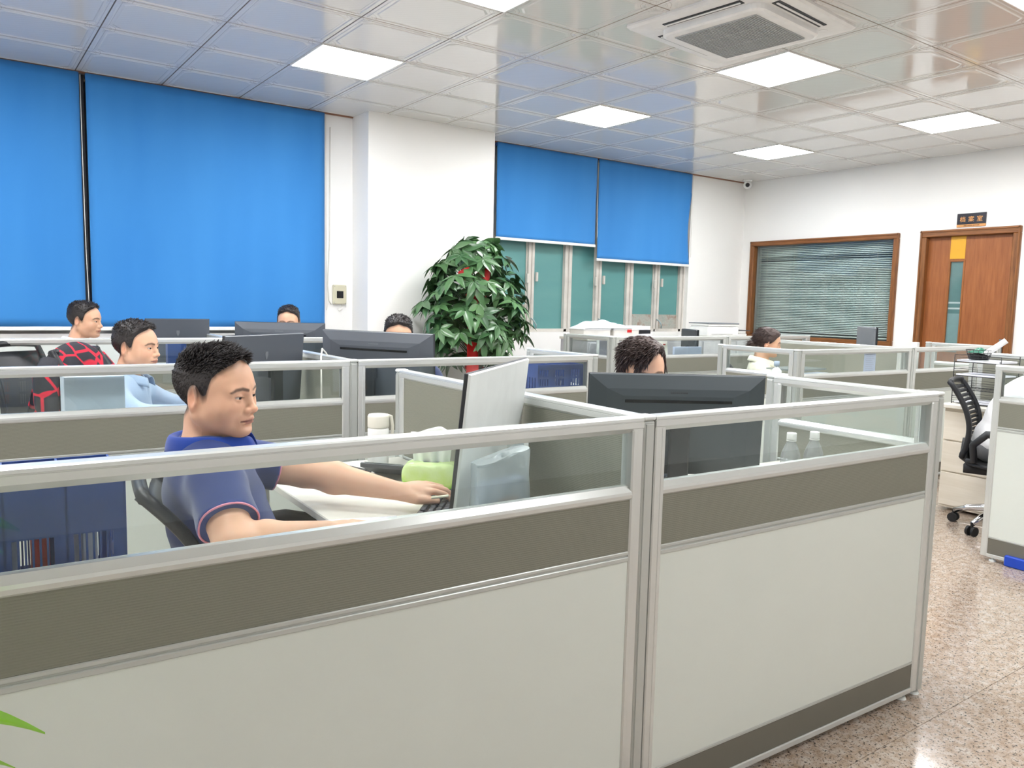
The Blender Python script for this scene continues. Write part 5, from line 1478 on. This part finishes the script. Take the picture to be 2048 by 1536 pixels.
MB().box(-.03, .04, -.0215, -.0205, .14, .16).build('red_print', simple('faded_red', (214, 170, 160), .7), bg)
# bottles
def bottle(label, s, t, rz, liquid=True):
    t_ = thing('water_bottle', label, 'bottle', W(s, t, .75), TH+rz, 'clear water bottles on the desk')
    pr = [(0, 0), (.028, 0), (.032, .006), (.032, .05), (.030, .055), (.032, .062), (.032, .11), (.0325, .13), (.030, .15), (.022, .172), (.014, .188), (.0125, .196), (.0125, .20), (0, .20)]
    MB().lathe(pr, 28).build('bottle_body', 'bottle_film', t_)
    MB().lathe([(0, .196), (.0155, .196), (.0158, .2), (.0158, .2175), (.0145, .2195), (0, .22)], 24).build('cap', 'white_plastic', t_)
    MB().lathe([(0, .192), (.0165, .192), (.0165, .195), (0, .195)], 24).build('cap_ring', 'white_plastic', t_)
    return t_
bottle('left one of two clear water bottles with white caps, behind the front glass', 2.205, 1.64, 0)
bottle('right one of two clear water bottles with white caps, slightly taller in view', 2.30, 1.62, .5)
# second-row desk: cable, pink lidded box, small things
cbl = MB().tube([W(*p) for p in ((1.27, 3.52, .76), (1.275, 3.53, .86), (1.285, 3.56, 1.0), (1.305, 3.62, 1.10), (1.34, 3.70, 1.135), (1.38, 3.76, 1.112), (1.43, 3.80, 1.04), (1.45, 3.82, .77))], .0042, 8).build('white_cable', 'cable_white'); tag(cbl, 'white cable looping over the fabric divider beside the middle post', 'cable')
bx = thing('snack_tub', 'white tub with a pink lid behind the second-row glass beside the middle post', 'tub', W(1.275, 3.56, .75), TH)
MB().lathe([(0, 0), (.046, 0), (.052, .12), (.052, .128), (0, .128)], 28).build('tub_body', 'white_plastic', bx); MB().lathe([(0, .128), (.056, .128), (.056, .142), (.05, .146), (0, .146)], 28).build('lid', 'pink_lid', bx)
doc('grey_box', 'pale grey-blue cardboard box behind the second-row glass, right of the patterned jacket', 'box', .335, 3.60, .75, .215, .20, .30, 0, simple('pale_box', (196, 208, 222), .7))
doc('blue_folder', 'dark blue folder standing behind the row nearest the blinds, left of a black case', 'folder', 1.04, 5.70, .75, .12, .05, .33, .1, 'blue_plastic')
doc('black_case', 'black upright case beside the dark blue folder in the row nearest the blinds', 'case', 1.20, 5.72, .75, .16, .06, .32, 0, 'black_plastic')
# jacket thrown over the chair
jk = thing('jacket', 'black jacket with red angular lines hung over a chair back, left side', 'jacket', W(.66, 4.38, 0), TH+math.radians(-36))
def jf(u, v):
    a = (u-.5)*2; w_ = .235+.03*v; y = a*w_
    top = 1.125-.05*abs(a)**2.2-.05*max(0, abs(a)-.75)/.25
    if v < .5: k = v/.5; x = -.375-.055*k**.5-.012*math.sin(a*7+k*3); z = top-.36*k**1.3
    else: k = (v-.5)/.5; x = 0
    return (x, y, z+.006*math.sin(a*11))
def jback(u, v):
    a = (u-.5)*2; y = a*(.205+.12*v); top = 1.125-.05*abs(a)**2.2-.05*max(0, abs(a)-.75)/.25
    return (-.385-.075*min(1, v*3)**.5*1.0-.012*math.sin(a*8+v*4)*v, y, top-.43*v)
def jfront(u, v):
    a = (u-.5)*2; y = a*(.205+.035*v); top = 1.125-.05*abs(a)**2.2-.05*max(0, abs(a)-.75)/.25
    return (-.385+.07*min(1, v*3)**.5+.06*v+.012*math.sin(a*8+v*4)*v, y, top-.34*v)
MB().grid(jback, 30, 20, True, .004).grid(jfront, 30, 18, True, .004).build('jacket_body', 'jacket_cloth', jk)
for sd in (-1, 1):
    MB().tube([(-.38, sd*.20, 1.04), (-.37, sd*.255, .97), (-.36, sd*.275, .86), (-.35, sd*.27, .74)], [.045, .058, .054, .05], 12).build('sleeve', 'jacket_cloth', jk)
lb = MB().box(-.463, -.458, -.02, .02, .94, .965).build('label_tag', 'cardboard', jk)
# far desk (A block): storage boxes, bag, printer, papers, calendar
def W2(s, t, z): return W(s, t, z)
for k, (s, t, lab) in enumerate(((4.98, 6.13, 'left one of two white storage boxes under a plastic bag, by the teal window'), (5.36, 6.13, 'right one of two white storage boxes, with a red sticker, by the teal window'))):
    o = thing('storage_box', lab, 'box', W(s, t, 1.055), TH, 'white storage boxes on the cabinet')
    MB().box(-.17, .17, -.12, .12, 0, .085, .01).build('box_body', 'cardboard', o); MB().box(-.175, .175, -.125, .125, .075, .095, .008).build('lid', 'white_plastic', o)
    if k: MB().box(.0, .06, -.1265, -.125, .055, .085).build('sticker', 'red_cloth', o)
def wbag(u, v):
    x = -.30+.62*u; y = -.13+.26*v; e = math.sin(pi*u)**.6*math.sin(pi*v)**.5
    return (x, y, .0+.085*e*(1-.45*u)+.012*math.sin(x*31+y*17)*e+.008*math.sin(x*57)*e)
wb_ = MB().grid(wbag, 40, 20, True).build('white_plastic_bag', simple('bag_white', (226, 232, 240), .35), None, W(5.12, 6.13, 1.152), TH); tag(wb_, 'crumpled white plastic bag lying on the white storage boxes', 'bag')
for k in range(3): doc('paper_bundle', ('lowest white', 'black middle', 'topmost white')[k]+' paper bundle in the stack right of the plastic bag', 'paper', 5.60+.01*k, 6.15, 1.055+.04*k, .26-.03*k, .2, .038, .1*k, ('paper', 'black_plastic', 'paper')[k], 'paper bundles on the cabinet')
pr_ = thing('printer', 'white multifunction printer with a grey lid, by the corner of the brown window', 'printer', W(6.78, 6.13, 1.055), TH+math.radians(-8))
MB().box(-.235, .20, -.17, .17, .0, .125, .02).build('printer_body', 'white_plastic', pr_)
MB().prism([(-.17, .125), (.17, .125), (.17, .135), (.0, .155), (-.165, .15)], -.235, .19, 0).build('scanner_lid', 'white_plastic', pr_)
MB().box(-.24, .19, -.175, .175, .146, .158, .004).build('lid_cover', 'grey_plastic', pr_)
MB().prism([(-.12, .07), (.12, .07), (.12, .082), (-.12, .078)], .19, .40, 0).build('output_tray', 'dark_grey', pr_)
MB().box(.19, .36, -.11, .11, .015, .04, .004).build('paper_tray', 'white_plastic', pr_)
MB().box(-.19, .10, -.173, -.169, .035, .037).build('seam', 'dark_grey', pr_)
# things on the far desk seen through glass
r7 = random.Random(11)
cal = thing('desk_calendar', 'white desk calendar with red marks behind the glass, far desk', 'calendar', W(5.32, 5.50, .75), TH-.2)
MB().prism([(-.05, 0), (.05, 0), (.004, .30), (-.004, .30)], -.085, .085, 0).build('page', 'cardboard', cal)
for (x, z) in ((-.05, .27), (.05, .27), (-.05, .22), (.02, .23), (.05, .20)): MB().box(x-.012, x+.012, -.014, -.008, z-.004, z+.004).build('red_mark', 'red_cloth', cal)
doc('folder', 'pale blue-grey folder slanting behind the glass, right of the calendar', 'folder', 5.72, 5.52, .75, .34, .03, .24, -.1, 'paper_blue')
doc('folder', 'pale folder behind the calendar on the far desk', 'folder', 5.30, 5.68, .75, .26, .03, .34, .05, 'paper')
doc('folder', 'dark blue binder upright left of the calendar', 'folder', 5.12, 5.72, .75, .05, .2, .33, 0, 'blue_plastic')
doc('folder', 'light blue document box left of the dark blue binder', 'folder', 5.02, 5.80, .75, .1, .2, .33, 0, 'paper_blue')
doc('grey_box', 'small grey-violet box under the white storage boxes', 'box', 4.84, 5.60, .75, .22, .16, .31, 0, simple('violet_grey', (170, 168, 180), .6))
jr = thing('glass_jar', 'stack-like clear jar behind the short glass panel below the storage boxes', 'jar', W(4.76, 5.46, .75), TH)
MB().lathe([(0, 0), (.035, 0), (.037, .02), (.037, .24), (.03, .26), (0, .26)], 20).build('jar_body', 'bottle_film', jr); MB().lathe([(0, .26), (.036, .26), (.036, .285), (0, .285)], 20).build('lid', 'grey_plastic', jr)
MB().lathe([(0, .005), (.03, .005), (.03, .09), (0, .09)], 16).build('contents', 'dark_grey', jr)
# W desk: bottle-shaped dispenser, taped paper, wire trays
bc = thing('spray_bottle', 'white bottle with a pale blue round label standing behind glass in front of the woman', 'bottle', W(4.78, 3.72, .75), TH)
MB().lathe([(0, 0), (.035, 0), (.037, .01), (.037, .18), (.02, .20), (.014, .205), (.014, .215), (0, .215)], 22).build('bottle_body', 'white_plastic', bc); MB().lathe([(0, .215), (.02, .215), (.02, .25), (0, .25)], 18).build('cap', 'paper_blue', bc)
nt_ = thing('taped_notice', 'pale printed form taped to the inside of the glass below the grey monitor', 'notice', W(5.55, 3.47, .99), TH)
MB().box(-.075, .075, .004, .005, -.075, .085).build('sheet', 'paper_blue', nt_)
b = MB()
for k in range(9): b.box(-.05, .03+.01*(k % 3), .003, .004, .06-.015*k, .0625-.015*k)
b.build('printed_line', 'ink_grey', nt_)
for k in range(2):
    doc('paper_tray', ('upper', 'lower')[k]+' clear paper tray behind the glass right of the corner post beside the woman', 'tray', 5.05, 3.75, (.93, .85)[k], .40, .26, .012, .1, 'tray_film', 'clear paper trays')
doc('loose_papers', 'small heap of white paper on the desk below the clear trays', 'paper', 5.10, 3.62, .75, .3, .15, .16, .1, 'paper')
doc('white_cup', 'small white cap of a bottle rising above the rail in front of the door jamb', 'bottle', 6.42, 3.62, .75, .045, .045, .38, 0, 'white_plastic')
# wire paper trays on the pale desk
wt = thing('wire_paper_tray', 'black wire letter tray with four levels of paper, right of the mesh chair top', 'tray', W(5.73, 2.72, .75), TH+math.radians(-2))
b = MB()
for (x, y) in ((-.12, -.155), (.12, -.155), (-.12, .155), (.12, .155)): MB().tube([(x, y, 0), (x, y, .34)], .0028, 6).build('upright', 'black_plastic', wt)
for k in range(4):
    z = .008+.095*k; b = MB()
    for y in np.linspace(-.155, .155, 13): b.tube([(-.12, y, z), (.12, y, z)], .0013, 4)
    for x in (-.12, .12):
        b.tube([(x, -.155, z), (x, .155, z)], .0026, 5)
        for q in range(3): b.tube([(x, -.155, z+.016+.016*q), (x, .155, z+.016+.016*q)], .0014, 4)
    b.tube([(-.12, .155, z+.045), (.12, .155, z+.045)], .002, 5); b.build('wire_level', 'black_plastic', wt)
    if k in (0, 2, 3):
        doc('paper_stack', ('bottom', '', 'third', 'top')[k]+' level white paper stack lying in the black wire letter tray', 'paper', 5.72, 2.715, .75+z+.002, .22, .29, .010+.004*(k % 2), .05-.04*k, 'paper', 'papers in the wire tray')
bk = thing('wire_basket', 'small round black wire basket holding a green bag, on top of the letter tray', 'basket', W(5.72, 2.77, 1.048), TH)
b = MB()
for z, r in ((0.002, .055), (.02, .065), (.04, .072), (.06, .078), (.08, .082)): b.tube([(r*math.cos(a), r*math.sin(a), z) for a in np.linspace(0, 2*pi, 25)], .002, 5, False)
for a in np.linspace(0, 2*pi, 17)[:-1]: b.tube([(.055*math.cos(a), .055*math.sin(a), .002), (.082*math.cos(a), .082*math.sin(a), .08)], .0014, 4)
b.build('wire_frame', 'black_plastic', bk); MB().lathe([(0, .003), (.05, .003), (.062, .05), (0, .055)], 16).build('contents', 'rubber', bk)
MB().grid(lambda u, v: (.06*(2*u-1), .05*(2*v-1), .06+.03*math.sin(pi*u)*math.sin(pi*v)+.008*math.sin(u*14)), 12, 10, True).build('green_bag', 'green_bag', bk)
rl = MB().cyl((0, 0, 0), (.04, -.11, .10), .02, n=18).build('paper_roll', 'white_plastic', None, W(5.72, 2.73, 1.10), TH); tag(rl, 'white paper roll leaning out of the black wire basket', 'roll')
# right-edge desk behind the end panel
file_crate('small blue file crate behind the glass at the right edge of the picture', 4.83, 1.80, .78, .05, .26, .28, 0, 1)
desk('desk strip behind the partition at the right edge', [(4.67, 5.48, 1.46, 1.98)], legs=[(4.72, 1.5), (4.72, 1.94)])
bb = MB().box(-.2, .2, -.15, .15, 0, .06, .006).build('blue_footrest', 'blue_bright', None, W(4.80, 1.86, 0), TH); tag(bb, 'bright blue plastic box on the floor under the right-edge partition', 'box')

# ================================================================ PLANTS
pl = thing('potted_money_tree', 'tall leafy green potted tree with a red ribbon, in front of the white column', 'plant', (3.96, 6.12, 0))
MB().lathe([(0, 0), (.17, 0), (.19, .03), (.23, .34), (.245, .38), (.23, .40), (.215, .38), (0, .37)], 32).build('pot', 'pot_ceramic', pl)
MB().lathe([(0, .355), (.214, .365), (.21, .375), (0, .385)], 24).build('soil', 'soil', pl)
for k in range(3):
    pts = []; 
    for q in range(22):
        z = .36+.05*q; a = q*.42+k*2.094; rr = .038 if q < 19 else .03; pts.append((rr*math.cos(a), rr*math.sin(a), z))
    MB().tube(pts, [.034-.0006*q for q in range(22)], 10).build('trunk', 'trunk', pl)
rb_ = MB()
for k in range(5):
    z = .55+.22*k; rb_.tube([(.085*math.cos(a), .085*math.sin(a), z+.02*math.sin(a)) for a in np.linspace(0, 2*pi, 22)], .016, 6, False)
def ribf(u, v): return (-.12+.055*(2*u-1)+.01*math.sin(v*12), -.13-.02*math.sin(u*3+v*6), 1.58-1.15*v)
rb_.grid(ribf, 6, 30, True, .0015)
for sd in (-1, 1):
    rb_.grid(lambda u, v: (-.12+sd*(.02+.15*u), -.15-.05*math.sin(pi*u), 1.60+.07*(2*v-1)*math.sin(pi*min(1, u*.8+.15))+.03*u), 10, 6, True, .0015)
rb_.build('red_ribbon', 'red_cloth', pl)
rs = random.Random(17)
def leaflet_mesh(seed):
    r_ = random.Random(seed); b = MB(); n = r_.choice((5, 6, 6, 7))
    for k in range(n):
        a = (k-(n-1)/2)*(2*pi*.8/n)+r_.uniform(-.1, .1); Ln = r_.uniform(.125, .185)*(1-.12*abs(k-(n-1)/2)/n); wd = Ln*r_.uniform(.19, .23); dr = r_.uniform(.2, .55)
        ca_, sa_ = math.cos(a), math.sin(a)
        def lf(u, v, Ln=Ln, wd=wd, dr=dr, ca_=ca_, sa_=sa_):
            x = .01+Ln*v; w_ = wd*(math.sin(pi*min(1, v**.75*.97+.02)))*(1.0); y = w_*(2*u-1); z = -.5*dr*x*x/Ln*2-.25*w_*(1-abs(2*u-1))*1.0+.0
            return (ca_*x-sa_*y, sa_*x+ca_*y, z)
        b.grid(lf, 4, 7, True)
    return b.mesh('leaf', 'leaf_green')
LMS = [leaflet_mesh(i) for i in range(6)]
br = MB()
cnt = 0
while cnt < 175:
    z = rs.uniform(.80, 1.93); k = (z-.8)/1.13
    R0 = .09+.42*math.sin(pi*min(1, .12+.80*k))**.8
    if z > 1.8: R0 *= .75
    a = rs.uniform(0, 2*pi); r = R0*rs.uniform(.45, 1.0)**.5
    if z < 1.0 and rs.random() < .55: continue
    x, y = r*math.cos(a)*1.08-.01, r*math.sin(a)*.72
    if 6.12+y > 6.45: continue
    o = child_mesh('leaf', LMS[rs.randrange(6)], pl, (x, y, z))
    tl = rs.uniform(.35, 1.15); az_ = a+rs.uniform(-.5, .5)
    o.rotation_euler = (Matrix.Rotation(az_, 3, 'Z') @ Matrix.Rotation(tl, 3, 'Y')).to_euler()
    sc_ = rs.uniform(.8, 1.12); o.scale = (sc_, sc_, sc_)
    if cnt % 2 == 0: br.tube([(x*.12, y*.12, max(.6, z-.22)), (x*.5, y*.5, z-.08), (x, y, z)], [.006, .004, .0025], 5)
    cnt += 1
br.build('branch', 'leaf_green', pl)
wbg = MB().grid(lambda u, v: (.20*(u-.5)*(1-.1*v)+.006*math.sin(v*20), -.012*math.sin(u*9+v*4)-.02*math.sin(pi*u), -.30*v+.006*math.sin(u*18)), 12, 16, True, .002).build('blue_bag', simple('bag_blue', (150, 190, 228), .35), None, (4.56, 6.80, 1.24), 0); tag(wbg, 'pale blue plastic bag hanging on the wall right of the money tree', 'bag')
# foreground plant at the lower left corner
fp = thing('foreground_plant', 'bright green leaf tips of a potted plant at the lower left corner', 'plant', (-.22, .98, 0))
MB().lathe([(0, 0), (.12, 0), (.15, .28), (.16, .30), (0, .29)], 24).build('pot', 'white_plastic', fp)
def leafblade(b, p0, p1, droop, wd, tw=0, bend=0):
    p0, p1 = Vector(p0), Vector(p1); d = p1-p0; L_ = d.length; side = d.cross(Vector((0, 0, 1))).normalized()
    up_ = side.cross(d).normalized(); side = (side*math.cos(tw)+up_*math.sin(tw))
    def f(u, v):
        c = p0+d*v+Vector((0, 0, 1))*(bend*4*v*(1-v))-Vector((0, 0, 1))*droop*max(0, v-.55)**2*4
        w_ = wd*max(.02, math.sin(pi*(v*.90+.07)))**.9*(1-.35*max(0, v-.6)/.4)
        return c+side*(w_*(2*u-1))+up_*(-.25*w_*(1-abs(2*u-1)))
    b.grid(f, 6, 14, True)
o0 = Vector((-.22, .98, 0))
def bl(p0, p1, droop, wd, tw, bend):
    b = MB(); leafblade(b, Vector(p0)-o0, Vector(p1)-o0, droop, wd, tw, bend); b.build('leaf', 'leaf_lime', fp)
bl((-.16, 1.06, .905), (.071, 1.00, .882), .01, .030, 1.0, .030)
bl((-.13, 1.07, .815), (.042, 1.015, .842), .01, .036, .9, .03)
bl((-.2, 1.0, .80), (-.30, .80, .9), .03, .03, .2, .05); bl((-.22, .95, .8), (-.42, 1.0, .86), .03, .03, .2, .06); bl((-.2, .95, .75), (-.12, .78, .8), .05, .03, .2, .05)
MB().tube([(0, 0, .28), (.0, .03, .6), (.04, .07, .88)], .006, 6).tube([(0, 0, .28), (.03, .03, .5), (.07, .07, .77)], .006, 6).tube([(0, 0, .28), (0, 0, .8)], .006, 6).build('stem', 'leaf_green', fp)
print('objects', len(bpy.data.objects), 'tris', sum(len(o.data.polygons)*2 for o in bpy.data.objects if o.type == 'MESH'))
